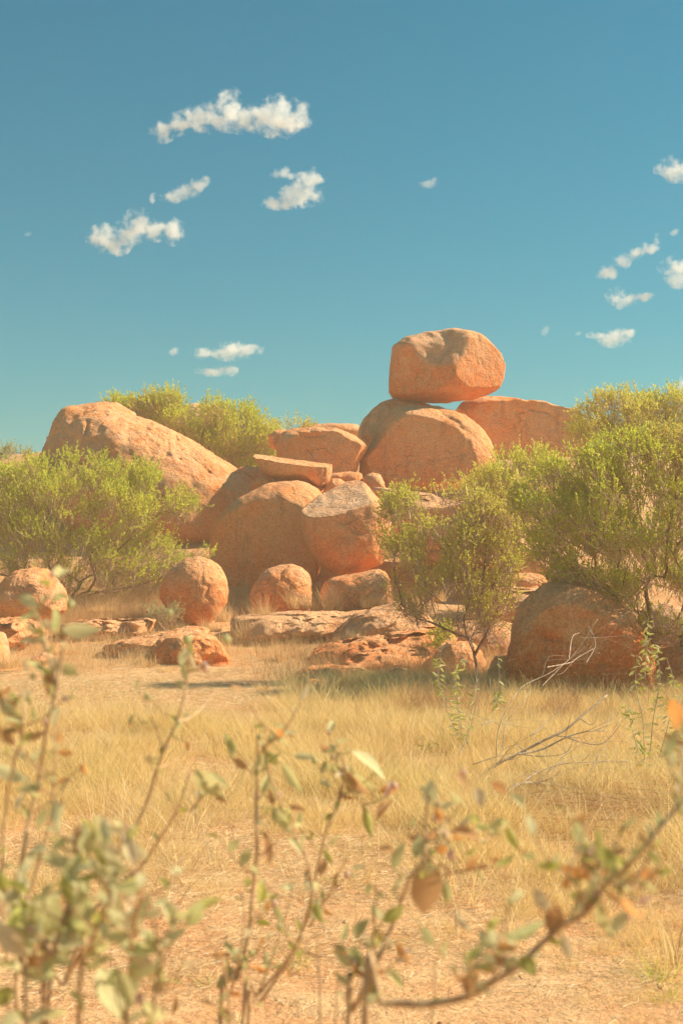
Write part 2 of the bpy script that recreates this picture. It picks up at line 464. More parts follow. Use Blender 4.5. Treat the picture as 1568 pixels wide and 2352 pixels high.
boulder('mid_back', 'B', [(555,170),(600,128),(660,108),(760,97),(900,102),(1020,120),(1110,160),(1170,205),(1218,245),(1190,300),(1150,350),(1140,420),(1100,480),(900,500),(700,440),(580,370),(545,310),(548,230)],
        36.5, 1.15, 'rounded orange boulder behind the tilted slab, with a sunlit crown', sub=6, lean=.35, grey=.3, stain=.4, cuts=(((.1, -1, .0), .85),),
        cracks=(([(700,160),(780,190),(900,180)], 8, .08),))
boulder('skyline', 'B', [(700,105),(760,90),(880,82),(1000,78),(1140,85),(1200,140),(1100,200),(800,190),(690,140)], 44, 1.0, 'low grey-red rock on the skyline behind the middle boulder', sub=5, grey=.5, lean=.2)
boulder('mid_left', 'B', [(480,170),(530,130),(600,118),(650,150),(620,230),(560,280),(490,240)], 38.5, .6, 'small rock at the edge of the shrub, left of the middle boulder', sub=4, grey=.3)
boulder('slab', 'B', [(368,302),(400,295),(470,303),(560,322),(700,342),(850,358),(950,372),(948,440),(930,500),(890,552),(850,545),(800,505),(700,482),(600,487),(500,467),(440,430),(400,370)],
        33.6, .85, 'tilted flat slab with a pale level top lying across the boulders', name='rock_slab', p=4.0, sub=6, lean=-.25, amp=.35, layer=.5, grey=.15, stain=.45, cen=(700,425),
        cut3=([(368,302,0), (950,380,0), (720,392,-.75)], .0), cracks=(([(905,400),(890,470)], 7, .08), ([(930,400),(925,460)], 6, .08)))
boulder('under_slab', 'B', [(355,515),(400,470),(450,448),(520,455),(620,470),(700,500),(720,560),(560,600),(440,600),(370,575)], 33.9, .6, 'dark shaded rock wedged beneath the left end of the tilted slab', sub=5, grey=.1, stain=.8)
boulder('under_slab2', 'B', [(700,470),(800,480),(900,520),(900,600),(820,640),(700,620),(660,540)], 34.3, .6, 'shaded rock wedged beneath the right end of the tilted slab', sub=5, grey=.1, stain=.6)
boulder('grey_flat', 'B', [(265,402),(320,390),(400,395),(460,430),(480,500),(380,540),(320,500),(260,450)], 37.5, .6, 'low grey rock in the gap between the left dome and the slab', sub=5, grey=1.0)
boulder('centre', 'B', [(90,770),(170,690),(270,610),(380,560),(470,520),(600,495),(700,485),(780,505),(850,550),(882,600),(880,700),(880,900),(870,1060),(850,1180),(790,1270),(600,1330),(350,1380),(180,1340),(90,1240),(50,1050),(60,900)],
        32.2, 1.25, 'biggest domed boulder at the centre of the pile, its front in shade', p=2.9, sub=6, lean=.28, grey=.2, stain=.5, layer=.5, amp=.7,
        cuts=(((-.12, -1, -.12), .60),), cracks=(([(550,600),(600,700),(650,750),(740,730)], 8, .04),))
boulder('split', 'B', [(722,715),(780,650),(870,590),(960,530),(1060,482),(1150,470),(1220,512),(1300,580),(1360,650),(1385,750),(1375,900),(1355,1040),(1310,1120),(1200,1152),(1080,1178),(980,1175),(900,1147),(830,1095),(770,1000),(740,900),(722,800)],
        31.0, 1.1, 'split boulder with a flat grey broken face tilted toward the viewer', p=3.0, sub=6, lean=.1, grey=.3, stain=.62, amp=.8, layer=.5, cen=(1050,850),
        cut3=([(722,700,-.25), (1150,474,.55), (1050,735,-1.0)], .75, [(1165,478,.45), (1225,640,-.75), (1385,760,.0)]), cracks=(([(1060,740),(1070,840),(1110,890),(1200,885)], 6, .05),))
boulder('wedge', 'B', [(865,600),(900,540),(950,480),(1010,485),(1080,530),(1080,640),(900,660)], 33.3, .5, 'reddish wedge of rock just behind the split boulder', sub=5, stain=.5)
boulder('wedge2', 'B', [(1160,485),(1200,450),(1250,433),(1300,448),(1332,500),(1345,570),(1250,580),(1180,550)], 35.2, .4, 'small rounded rock tucked against the foot of the great dome', sub=4)
boulder('mid_foot', 'B', [(880,470),(960,440),(1080,430),(1170,440),(1180,520),(1100,580),(920,580)], 35.4, .5, 'shaded rock below the middle boulder', sub=5, stain=.5)
boulder('long_ledge', 'P', [(845,1112),(880,1116),(930,1124),(1000,1132),(1080,1140),(1150,1142),(1220,1165),(1240,1240),(1150,1300),(1000,1300),(890,1260),(850,1180)],
        33.0, 1.1, 'broad pale ledge of rock behind the small tree, running right from the split boulder', name='rock_ledge', sub=6, lean=.6, grey=.4, stain=.2, pale=.35, layer=1.6, strat=0.8)
boulder('low_round', 'B', [(345,1340),(375,1260),(420,1190),(480,1140),(560,1110),(650,1108),(730,1135),(780,1180),(802,1260),(805,1370),(790,1450),(650,1490),(450,1490),(360,1450)],
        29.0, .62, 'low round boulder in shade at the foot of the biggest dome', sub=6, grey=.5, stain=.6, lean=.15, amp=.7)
boulder('block', 'B', [(950,1205),(1080,1190),(1200,1160),(1290,1143),(1340,1165),(1375,1230),(1385,1320),(1370,1400),(1200,1450),(1000,1460),(880,1440),(860,1330),(895,1240)],
        29.6, .6, 'blocky boulder under the split boulder, partly sunlit on its right end', p=3.6, sub=6, grey=.4, stain=.5, lean=.35)
boulder('ball', 'F', [(1210,78),(1300,58),(1380,85),(1440,130),(1480,210),(1494,290),(1482,370),(1445,440),(1390,495),(1300,530),(1220,520),(1145,470),(1085,405),(1045,340),(1043,270),(1075,200),(1130,130)],
        27.4, .66, 'ball-shaped orange boulder standing alone in front of the big left shrub', p=2.15, sub=6, stain=.75, grey=.05, layer=.5, amp=.6,
        cracks=(([(1340,180),(1345,240),(1380,260),(1360,320),(1400,360)], 8, .04), ([(1330,80),(1430,150),(1470,220)], 7, .035)), group=None)
boulder('low_left', 'F', [(-60,310),(0,250),(50,190),(130,140),(210,125),(290,145),(350,200),(400,260),(430,330),(430,420),(350,470),(200,480),(50,470),(-60,440)],
        27.0, .8, 'low rounded boulder below the left shrub, streaked with twig shadows', sub=6, lean=.3, stain=.3, grey=.2, group=None)
boulder('front_knob', 'F', [(1005,680),(1040,620),(1120,585),(1220,565),(1310,558),(1395,590),(1450,650),(1495,730),(1500,830),(1300,880),(1100,880),(1010,840)],
        22.2, .45, 'rough orange knob of rock at the far edge of the path', sub=6, amp=1.5, stain=.8, red=1.0, grey=.0, lean=.25, group='low rocks between the path and the pile', strat=0.5)
boulder('front_slab', 'F', [(690,650),(740,605),(850,590),(960,575),(1050,558),(1200,520),(1290,528),(1360,560),(1340,660),(1100,760),(900,780),(720,740)],
        23.4, .8, 'long slab sloping left beside the orange knob, with a broken joint', name='rock_slab', sub=6, lean=1.0, grey=.3, stain=.3, layer=1.8, group='low rocks between the path and the pile',
        cracks=(([(1030,570),(1070,580),(1060,610),(1040,640)], 9, .12),), strat=0.8)
boulder('edge_rock', 'F', [(-120,580),(-40,550),(10,565),(35,620),(50,690),(52,780),(20,860),(-120,860)], 21.5, .5, 'smooth boulder cut off by the left edge, beside dry grass', sub=5, stain=.2, group='low rocks between the path and the pile')
boulder('left_bank', 'F', [(-120,500),(0,478),(60,470),(170,480),(230,520),(260,590),(150,680),(-120,700)], 24.0, .8, 'rough flat rock below the low left boulder', name='rock_slab', sub=5, amp=1.4, lean=.7, stain=.5, group='low rocks between the path and the pile', strat=1)
boulder('left_flake', 'F', [(190,760),(220,715),(300,688),(365,730),(370,800),(250,820),(180,800)], 22.2, .3, 'small pale flat rock in the grass near the left edge', name='rock_slab', sub=5, lean=.5, pale=.3, group='low rocks between the path and the pile')
boulder('thin_ledge', 'F', [(400,500),(600,494),(800,500),(960,486),(1010,500),(980,570),(700,610),(430,600)], 25.8, .7, 'thin ledge with a dark undercut front, left of the ball-shaped boulder', name='rock_ledge', sub=6, lean=1.2, pale=.2, stain=.4, layer=1.5, p=3.2, group='low rocks between the path and the pile', strat=1)
boulder('pale_ledge', 'D', [(-260,430),(-150,405),(0,400),(270,392),(500,390),(600,396),(720,375),(830,390),(800,480),(640,540),(500,570),(400,560),(250,555),(0,575),(-240,590)],
        25.8, 1.2, 'long pale flat ledge in front of the round and blocky boulders', name='rock_ledge', sub=6, lean=1.2, grey=.3, pale=.3, stain=.3, layer=2.0, p=3.2, group='low rocks between the path and the pile', strat=.5)
boulder('mound1', 'D', [(470,590),(560,470),(650,400),(780,350),(950,308),(1080,325),(1180,390),(1250,480),(1150,580),(900,640),(700,660),(480,640)],
        24.8, .9, 'smooth shaded hump of rock right of the pale ledge', sub=6, lean=.7, grey=.5, stain=.3, group='low rocks between the path and the pile', strat=0.5)
boulder('mound2', 'D', [(290,740),(320,660),(400,635),(500,620),(700,590),(900,560),(1100,520),(1300,505),(1400,580),(1380,680),(1100,780),(900,800),(700,810),(400,830),(300,820)],
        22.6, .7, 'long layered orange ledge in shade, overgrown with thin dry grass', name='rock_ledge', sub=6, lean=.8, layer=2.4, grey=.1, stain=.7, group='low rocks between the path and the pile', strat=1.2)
boulder('mound3', 'D', [(640,790),(700,745),(780,728),(950,738),(1060,780),(1050,860),(800,890),(660,870)], 21.2, .4, 'low orange rock half buried in dry grass, left of the small round rock', name='rock_slab', sub=5, lean=.7, stain=.7, grey=.0, group='low rocks between the path and the pile', strat=0.8)
boulder('knob', 'D', [(850,930),(870,850),(900,805),(960,782),(1040,800),(1095,850),(1110,930),(1090,1010),(980,1030),(870,1000)], 18.9, .3, 'small round orange rock half sunk in the grass', sub=5, amp=1.4, stain=.9, red=1.0, grey=.0, group='low rocks between the path and the pile')
boulder('flake1', 'D', [(180,860),(240,810),(320,785),(430,775),(490,830),(460,910),(230,930)], 20.6, .4, 'flat brown rock at the right end of the path', name='rock_slab', sub=5, lean=.7, group='low rocks between the path and the pile')
boulder('flake2', 'D', [(220,920),(320,860),(440,868),(470,930),(430,1000),(260,1010)], 18.6, .3, 'flat weathered stone in the grass in front of the brown rock', name='rock_slab', sub=5, lean=.6, stain=.3, group='low rocks between the path and the pile')
boulder('flake3', 'D', [(940,1010),(1000,995),(1080,998),(1150,1012),(1140,1060),(980,1070)], 17.0, .2, 'thin red stone below the small round rock', name='stone', sub=4, lean=.5, stain=1.0, red=1.0, group='low rocks between the path and the pile')
boulder('low1', 'P', [(670,1560),(700,1538),(760,1530),(830,1536),(870,1556),(860,1590),(680,1595)], 19.9, .5, 'low broken orange rock between the path end and the shaded ledge', name='rock_slab', sub=5, lean=.7, stain=.7, grey=.0, strat=.8, group='low rocks between the path and the pile')
boulder('low2', 'P', [(780,1530),(820,1495),(900,1482),(980,1492),(1010,1530),(990,1570),(800,1570)], 21.0, .6, 'rounded orange ledge half hidden by brown grass, left of the reddish block', name='rock_ledge', sub=5, lean=.7, stain=.8, grey=.0, strat=1.0, group='low rocks between the path and the pile')
boulder('low3', 'P', [(1100,1640),(1110,1560),(1140,1510),(1190,1500),(1230,1540),(1240,1640)], 18.7, .4, 'small reddish rock leaning against the left foot of the big shaded boulder', sub=5, lean=.4, stain=.8, grey=.0, group='low rocks between the path and the pile')
boulder('low4', 'P', [(1010,1585),(1030,1560),(1070,1552),(1105,1570),(1110,1605),(1020,1608)], 18.6, .3, 'small flat reddish stone at the foot of the small tree', name='stone', sub=5, lean=.6, stain=.8, grey=.0, group='low rocks between the path and the pile')
boulder('trunk_block', 'D', [(1165,880),(1190,750),(1260,680),(1340,610),(1430,600),(1510,605),(1570,660),(1620,780),(1620,920),(1400,980),(1200,970)],
        20.7, .5, 'reddish block of rock beside the trunk of the small tree', p=3.2, sub=6, stain=.6, grey=.1, lean=.3, group='low rocks between the path and the pile')
boulder('right_big', 'E', [(300,1200),(345,1050),(370,850),(420,640),(470,500),(560,410),(640,352),(760,335),(900,350),(1050,420),(1200,520),(1290,640),(1330,760),(1340,1000),(1300,1220),(900,1300),(500,1280)],
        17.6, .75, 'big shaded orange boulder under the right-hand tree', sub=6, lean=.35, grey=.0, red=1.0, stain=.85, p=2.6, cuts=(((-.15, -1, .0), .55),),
        cracks=(([(500,600),(560,700),(680,720),(760,750)], 12, .07), ([(770,580),(870,570)], 9, .05)), group=None)
boulder('right_side', 'E', [(1200,800),(1300,770),(1450,750),(1600,745),(1800,760),(1850,950),(1800,1180),(1500,1220),(1250,1180)], 18.3, .7, 'shaded boulder at the right edge behind the leafy weeds', sub=5, stain=.5, grey=.4, lean=.2, group=None)
boulder('right_pale', 'E', [(1240,620),(1330,520),(1450,480),(1580,500),(1760,520),(1840,640),(1840,800),(1500,850),(1280,800)], 24.5, .9, 'pale sunlit boulder glimpsed behind the right-hand tree trunk', sub=5, pale=.4, stain=.1, grey=.3, lean=.4, group=None)
boulder('gap_rock', 'E', [(330,300),(420,275),(520,270),(600,285),(645,315),(620,370),(500,400),(380,390)], 27.5, .5, 'small sunlit rock seen in the gap between the two trees', sub=5, lean=.5, stain=.4, grey=.2)
boulder('gap_ledge', 'E', [(100,440),(250,385),(430,375),(620,368),(700,420),(680,560),(440,640),(200,640),(60,560)], 26.0, .9, 'layered sunlit ledge between the small tree and the big right boulder', name='rock_ledge', sub=6, lean=.8, layer=2.2, pale=.2, stain=.2, strat=1)
boulder('gap_shade', 'E', [(-60,640),(100,600),(300,590),(440,620),(440,800),(300,860),(0,840),(-80,740)], 23.6, .7, 'dark shaded rock behind the trunk of the small tree', sub=5, lean=.5, grey=.6)
boulder('gap_upper', 'E', [(280,60),(400,20),(520,40),(620,110),(660,260),(560,330),(380,330),(260,220)], 31.0, .8, 'pale boulder showing above the gap between the two trees', sub=5, pale=.45, stain=.1, lean=.3)
boulder('dome', 'C', [(205,600),(203,420),(215,300),(255,225),(330,172),(400,140),(480,113),(560,122),(640,148),(750,183),(900,238),(1050,318),(1200,408),(1350,498),(1440,555),(1500,610),(1560,720),(1500,900),(1300,1050),(900,1120),(500,1060),(250,850)],
        37.2, 2.2, 'massive left dome with a long sunlit slope falling to the right', p=2.6, sub=7, lean=.35, stain=.35, grey=.25, cen=(720,560), layer=.9,
        dents=((330,420,135,230,.28),), cracks=(([(455,240),(460,330),(430,400),(412,470)], 9, .16), ([(970,380),(978,430),(970,470)], 7, .10), ([(990,300),(1010,350),(1070,400),(1120,420)], 7, .07), ([(1120,480),(1200,540),(1270,600)], 8, .08), ([(820,290),(830,330)], 7, .08), ([(1040,480),(1060,500)],9,.08), ([(620,440),(640,540)], 9, .1)))
boulder('dome_back', 'C', [(95,470),(130,395),(160,290),(188,200),(240,130),(310,100),(420,86),(520,78),(600,93),(700,150),(760,400),(500,700),(200,760),(90,640)],
        39.2, 1.8, 'rounded shoulder of rock behind the massive left dome', sub=6, lean=.3, grey=.3, stain=.3)
boulder('behind_bush', 'C', [(930,170),(980,120),(1100,84),(1200,100),(1320,150),(1395,195),(1430,260),(1300,400),(1000,400),(930,280)], 43.5, .9, 'pale boulder top poking out of the shrub on the skyline', sub=5, pale=.5, stain=.1, grey=.2, lean=.3)

# ------------------------------------------------------------------ shrubs and trees
def in_poly(P, poly):
    x, y = P[:, 0], P[:, 1]; c = np.zeros(len(P), bool)
    j = len(poly) - 1
    for i in range(len(poly)):
        xi, yi = poly[i]; xj, yj = poly[j]
        hit = ((yi > y) != (yj > y)) & (x < (xj - xi) * (y - yi) / (yj - yi + 1e-12) + xi)
        c ^= hit; j = i
    return c
def edge_dist(P, poly):
    d = np.full(len(P), 1e9)
    for a, b in zip(poly, np.roll(poly, -1, 0)):
        e = b - a; t = np.clip(((P - a) @ e) / (e @ e), 0, 1)
        d = np.minimum(d, np.linalg.norm(P - a - t[:, None] * e, axis=1))
    return d

def prisms(A, B, ra, rb):
    """three-sided tapered sticks from A to B"""
    n = len(A); d = B - A; L = np.linalg.norm(d, axis=1)[:, None] + 1e-9; d = d / L
    ref = np.where(np.abs(d[:, 2:3]) < .9, np.array([[0, 0, 1.]]), np.array([[1., 0, 0]]))
    u = np.cross(d, ref); u /= np.linalg.norm(u, axis=1)[:, None]; v = np.cross(d, u)
    V = np.zeros((n, 6, 3))
    for k in range(3):
        an = k * 2 * math.pi / 3; off = u * math.cos(an) + v * math.sin(an)
        V[:, k] = A + off * ra[:, None]; V[:, 3 + k] = B + off * rb[:, None]
    base = np.arange(n)[:, None] * 6
    fs = np.concatenate([base + np.array([[k, (k + 1) % 3, 3 + (k + 1) % 3, 3 + k]]) for k in range(3)])
    return V.reshape(-1, 3), fs

def leaf_quads(B, D, L, W):
    """flat kite-shaped leaves at B along D"""
    n = len(B); ref = RNG.normal(size=(n, 3)); s = np.cross(D, ref); s /= np.linalg.norm(s, axis=1)[:, None] + 1e-9
    V = np.zeros((n, 4, 3)); L = L[:, None]; W = W[:, None]
    V[:, 0] = B; V[:, 1] = B + D * L * .45 + s * W * .5; V[:, 2] = B + D * L; V[:, 3] = B + D * L * .45 - s * W * .5
    return V.reshape(-1, 3), np.arange(n * 4).reshape(n, 4)

def unit(a): return a / (np.linalg.norm(a, axis=-1, keepdims=True) + 1e-9)

class Acc:
    def __init__(s): s.V = []; s.F = []; s.n = 0
    def add(s, V, F_):
        s.V.append(V); s.F.append(F_ + s.n); s.n += len(V)
    def mesh(s, name, mat, smooth=False): return mesh_np(name, np.concatenate(s.V), s.F, mat, smooth)

def tube(acc, pts, r0, r1, sides=6):
    pts = np.array([tuple(p) for p in pts], float); n = len(pts)
    T = unit(np.gradient(pts, axis=0)); u = np.cross(T[0], (0, 0.3, 1.)); u /= np.linalg.norm(u) + 1e-9
    V = np.zeros((n, sides, 3))
    for i in range(n):
        u = u - T[i] * (u @ T[i]); u /= np.linalg.norm(u) + 1e-9; v = np.cross(T[i], u)
        r = r0 + (r1 - r0) * i / (n - 1)
        for k in range(sides):
            an = 2 * math.pi * k / sides; V[i, k] = pts[i] + (u * math.cos(an) + v * math.sin(an)) * r
    i = (np.arange(n - 1)[:, None] * sides + np.arange(sides)[None])
    j = (np.arange(n - 1)[:, None] * sides + (np.arange(sides)[None] + 1) % sides)
    Fq = np.stack([i, j, j + sides, i + sides], -1).reshape(-1, 4)
    acc.add(V.reshape(-1, 3), Fq)
    cap = np.array([[(n - 1) * sides + k for k in range(sides)]])
    acc.F.append(cap + acc.n - len(V.reshape(-1, 3)))

def crom(pts, per=6):
    P = [np.array(tuple(p), float) for p in pts]; P = [2 * P[0] - P[1]] + P + [2 * P[-1] - P[-2]]
    out = []
    for i in range(1, len(P) - 2):
        for k in range(per):
            t = k / per; a, b, c, d = P[i - 1], P[i], P[i + 1], P[i + 2]
            out.append(.5 * (2 * b + (c - a) * t + (2 * a - 5 * b + 4 * c - d) * t * t + (3 * b - a - 3 * c + d) * t ** 3))
    out.append(P[-2]); return np.array(out)

def shrub(poly, Y, depth, base_px, label, name='shrub', cat='shrub', mat='leaf', n_cl=160, tw=14, leaves=13, leafL=.036, leafW=.012,
          twigL=(.22, .42), trunk_r=.05, bare=.3, group=None, trunk_split=.35, base_Y=None, gap=.0, upright=.62, trunks=3, up_out=1.0, fork=None):
    poly = np.array(poly, float); m = Y / F
    by = base_Y or Y
    bx = (base_px - HX) / F * by; base = np.array([bx, by, gz(bx, by) - .05])
    lo, hi = poly.min(0), poly.max(0)
    cs = []
    while len(cs) < n_cl:
        p = RNG.uniform(lo, hi, (n_cl * 3, 2)); p = p[in_poly(p, poly)]
        g = fbm(np.stack([p[:, 0] / 45, p[:, 1] / 45, np.zeros(len(p))], 1), 2, 3)
        p = p[g > gap - .35]
        cs += list(p)
    cs = np.array(cs[:n_cl]); ed = edge_dist(cs, poly); mx = np.percentile(ed, 95) + 1e-6
    dep = depth * np.sqrt(np.clip(1 - (1 - np.clip(ed / mx, 0, 1)) ** 2, .04, 1))
    yy = Y + RNG.uniform(-1, 1, n_cl) * dep
    X = (cs[:, 0] - HX) * m; Z = EYE + (HY - cs[:, 1]) * m
    CP = np.stack([X, yy, Z], 1)
    top, bot = Z.max(), Z.min()
    hn = (Z - bot) / (top - bot + 1e-6)
    root = empty(name, tuple(base)); tag(root, label, cat, group)
    wood = Acc(); ctr = CP.mean(0); start = base
    if fork is not None:
        start = np.array(at(fork[0], fork[1], by))
        tube(wood, crom([-np.array([0, 0, .1]), (start - base) * .5 + np.array([.03, 0, 0]), start - base], 5), trunk_r, trunk_r * .75, 8)
    # limbs: every cluster hangs on the nearest one already joined, so forks come out as in a real shrub
    nd = [start]; par = [-1]
    for t in range(trunks):
        an = 2 * math.pi * (t + .3) / trunks; hh = max((bot - start[2]) * .6, .12 * (top - bot))
        nd.append(start + np.array([math.cos(an) * (X.max() - X.min()) * .10, math.sin(an) * depth * .2, hh]) * RNG.uniform(.8, 1.2)); par.append(0)
    order = np.argsort(np.linalg.norm((CP - start) * [1, 1, 1.3], axis=1))
    path = [0.0] + [float(np.linalg.norm(n_ - start)) for n_ in nd[1:]]
    for ci in order:
        c = CP[ci]; A0 = np.array(nd[1:]); dist = np.linalg.norm(A0 - c, axis=1)
        down = np.maximum(A0[:, 2] - c[2], 0)
        k = int(np.argmin(dist + .42 * np.array(path[1:]) + down * .6)) + 1
        nd.append(c); par.append(k); path.append(path[k] + dist[k - 1])
    cnt = np.ones(len(nd))
    for i in range(len(nd) - 1, 0, -1): cnt[par[i]] += cnt[i]
    A_, B_, ra, rb = [], [], [], []
    rk = trunk_r * .62 / math.sqrt(cnt[0] / trunks)
    for i in range(1, len(nd)):
        f, c = nd[par[i]], nd[i]; L_ = np.linalg.norm(c - f)
        g_ = nd[par[par[i]]] if par[par[i]] >= 0 else f - np.array([0, 0, .2])
        mid = (f + c) / 2 + (f - g_) / (np.linalg.norm(f - g_) + 1e-6) * .16 * L_ + RNG.normal(size=3) * .05 * L_
        pp = crom([f, mid, c], 3); r0 = max(rk * math.sqrt(cnt[i]) * 1.0, .0038); r1 = max(r0 * .8, .0034)
        for j in range(len(pp) - 1):
            A_.append(pp[j]); B_.append(pp[j + 1]); ra.append(r0 + (r1 - r0) * j / len(pp)); rb.append(r0 + (r1 - r0) * (j + 1) / len(pp))
    V, Fq = prisms(np.array(A_) - base, np.array(B_) - base, np.array(ra), np.array(rb)); wood.add(V, Fq)
    link('trunk', wood.mesh('trunk', M['bark'], True), root)
    # twigs
    ids = np.repeat(np.arange(n_cl), tw); n = len(ids)
    spread = math.sqrt(((hi - lo) * m).prod() / n_cl) * .95; leafL *= 1.2; leafW *= 1.3
    TB = CP[ids] + RNG.normal(size=(n, 3)) * spread * np.array([.55, .55, .45])
    out = unit(TB - (ctr + np.array([0, 0, -.5 * (top - bot)])))
    TD = unit(out * .6 * up_out + np.array([0, 0, upright]) + RNG.normal(size=(n, 3)) * .5)
    TL = RNG.uniform(*twigL, n)
    TE = TB + TD * TL[:, None]
    Vt, Ft = prisms(TB - TD * (TL * .6)[:, None] - base, TE - base, np.full(n, .0042), np.full(n, .0016))
    tws = Acc(); tws.add(Vt, Ft)
    tg = link('twigs', tws.mesh('twigs', M['twig']), root); tg['kind'] = 'stuff'
    # leaves, fewer low down and inside
    hnt = (TE[:, 2] - bot) / (top - bot + 1e-6)
    keep = RNG.random(n) < np.clip((hnt + .08) / max(bare, .01), .10, 1)
    kid = np.nonzero(keep)[0]
    lid = np.repeat(kid, int(leaves * 1.35)); nl = len(lid)
    t = RNG.uniform(.15, 1.0, nl)
    LB = TB[lid] + TD[lid] * (TL[lid] * t)[:, None] - base
    LD = unit(TD[lid] * 1.0 + unit(RNG.normal(size=(nl, 3))) * .75)
    V, Fq = leaf_quads(LB, LD, leafL * RNG.uniform(.7, 1.3, nl), leafW * RNG.uniform(.7, 1.3, nl))
    lv = link('foliage', mesh_np('foliage', V, [Fq], M[mat]), root); lv['kind'] = 'stuff'
    return root

shrub([(-140,1120),(-60,1085),(0,1082),(80,1075),(130,1068),(170,1058),(210,1062),(260,1092),(330,1082),(370,1120),(425,1140),(465,1185),(492,1222),(484,1275),(440,1310),(370,1350),(300,1362),(200,1365),(100,1350),(0,1330),(-120,1310)],
      30.0, 1.3, 160, 'broad green shrub with bare lower twigs in front of the left dome', gap=.22, n_cl=390, tw=18, leaves=12, leafL=.048, leafW=.017, bare=.85, trunks=6, trunk_split=.1, twigL=(.2, .38))
shrub([(235,945),(265,925),(300,918),(330,935),(368,905),(412,908),(430,945),(500,935),(560,940),(600,975),(628,985),(640,1050),(620,1100),(560,1110),(500,1080),(430,1010),(300,960)],
      41.0, 1.1, 450, 'yellow-green shrub on the skyline behind the massive left dome', mat='leaf', n_cl=280, tw=15, leaves=11, leafL=.058, leafW=.02, gap=-2, bare=.2, trunks=5, trunk_split=.1)
shrub([(640,985),(660,975),(690,978),(720,985),(700,1000),(650,1000)], 40.0, .4, 680, 'wispy shrub tips behind the middle boulder', mat='leaf_light', n_cl=12, tw=10, leaves=10, leafL=.05, leafW=.018, bare=.1, trunks=2, trunk_r=.02)
shrub([(-80,1050),(0,1035),(30,1036),(65,1050),(92,1075),(90,1110),(0,1130),(-80,1130)], 46.0, .9, 10, 'grey-green shrub on the skyline at the left edge', mat='leaf_grey', n_cl=70, tw=13, leaves=12, leafL=.06, leafW=.022, trunks=4)
shrub([(30,1090),(60,1075),(100,1075),(130,1090),(120,1130),(40,1130)], 36.0, .6, 80, 'small green shrub at the foot of the rock shoulder, above the broad left shrub', n_cl=30, tw=12, leaves=12, leafL=.052, leafW=.02, trunks=3)
shrub([(860,1195),(885,1160),(940,1135),(1000,1135),(1060,1130),(1120,1150),(1165,1190),(1200,1240),(1195,1320),(1175,1400),(1130,1475),(1040,1470),(960,1440),(905,1370),(875,1280)],
      19.7, .75, 1092, 'small slender tree with one dark trunk in front of the rock pile', name='tree', cat='tree', mat='leaf_light', gap=.34, n_cl=250, tw=15, leaves=7, leafL=.031, leafW=.0115,
      twigL=(.12, .24), trunk_r=.032, bare=.75, trunks=5, trunk_split=.12, upright=.5, fork=(1089,1505))
shrub([(1195,1140),(1250,1090),(1330,1048),(1400,1018),(1500,1002),(1640,1000),(1780,1060),(1900,1200),(1850,1400),(1650,1470),(1520,1470),(1400,1430),(1320,1370),(1250,1310),(1205,1250),(1180,1185)],
      18.2, 1.25, 1490, 'wide spreading green tree leaning over the big shaded boulder at the right', name='tree', cat='tree', mat='leaf', gap=.16, n_cl=600, tw=15, leaves=12, leafL=.030, leafW=.011,
      twigL=(.14, .28), trunk_r=.05, bare=.5, trunks=6, trunk_split=-.05, upright=.5)
shrub([(1055,1090),(1085,1065),(1150,1058),(1250,1055),(1320,1075),(1400,1100),(1420,1200),(1300,1260),(1200,1250),(1120,1200),(1070,1140)],
      29.0, .9, 1240, 'bright green shrub between the great dome and the right-hand tree', mat='leaf_light', n_cl=150, tw=16, leaves=13, leafL=.045, leafW=.016, bare=.4, trunks=5, trunk_split=.1)
shrub([(1318,1010),(1345,945),(1400,915),(1450,912),(1520,918),(1568,905),(1650,915),(1700,960),(1680,1050),(1500,1040),(1380,1020)],
      33.0, .9, 1500, 'hazy yellow-green shrub on the skyline at the right edge', mat='leaf_light', gap=-1, n_cl=200, tw=14, leaves=12, leafL=.05, leafW=.017, bare=.25, trunks=5, trunk_split=.2)
shrub([(345,1425),(360,1398),(390,1395),(420,1420),(425,1440),(350,1442)], 26.4, .25, 388, 'little grey-brown bush at the foot of the ball-shaped boulder', name='bush', cat='bush', mat='leaf_grey', n_cl=14, tw=12, leaves=7, leafL=.03, leafW=.01, twigL=(.1, .22), trunk_r=.01, trunks=3)
shrub([(985,1478),(1000,1455),(1025,1450),(1042,1470),(1035,1485),(1000,1492)], 21.3, .18, 1010, 'small leafy green plant on the ledge left of the tree trunk', name='bush', cat='bush', mat='leaf', n_cl=12, tw=10, leaves=9, leafL=.03, leafW=.012, twigL=(.06, .14), trunk_r=.007, trunks=3)

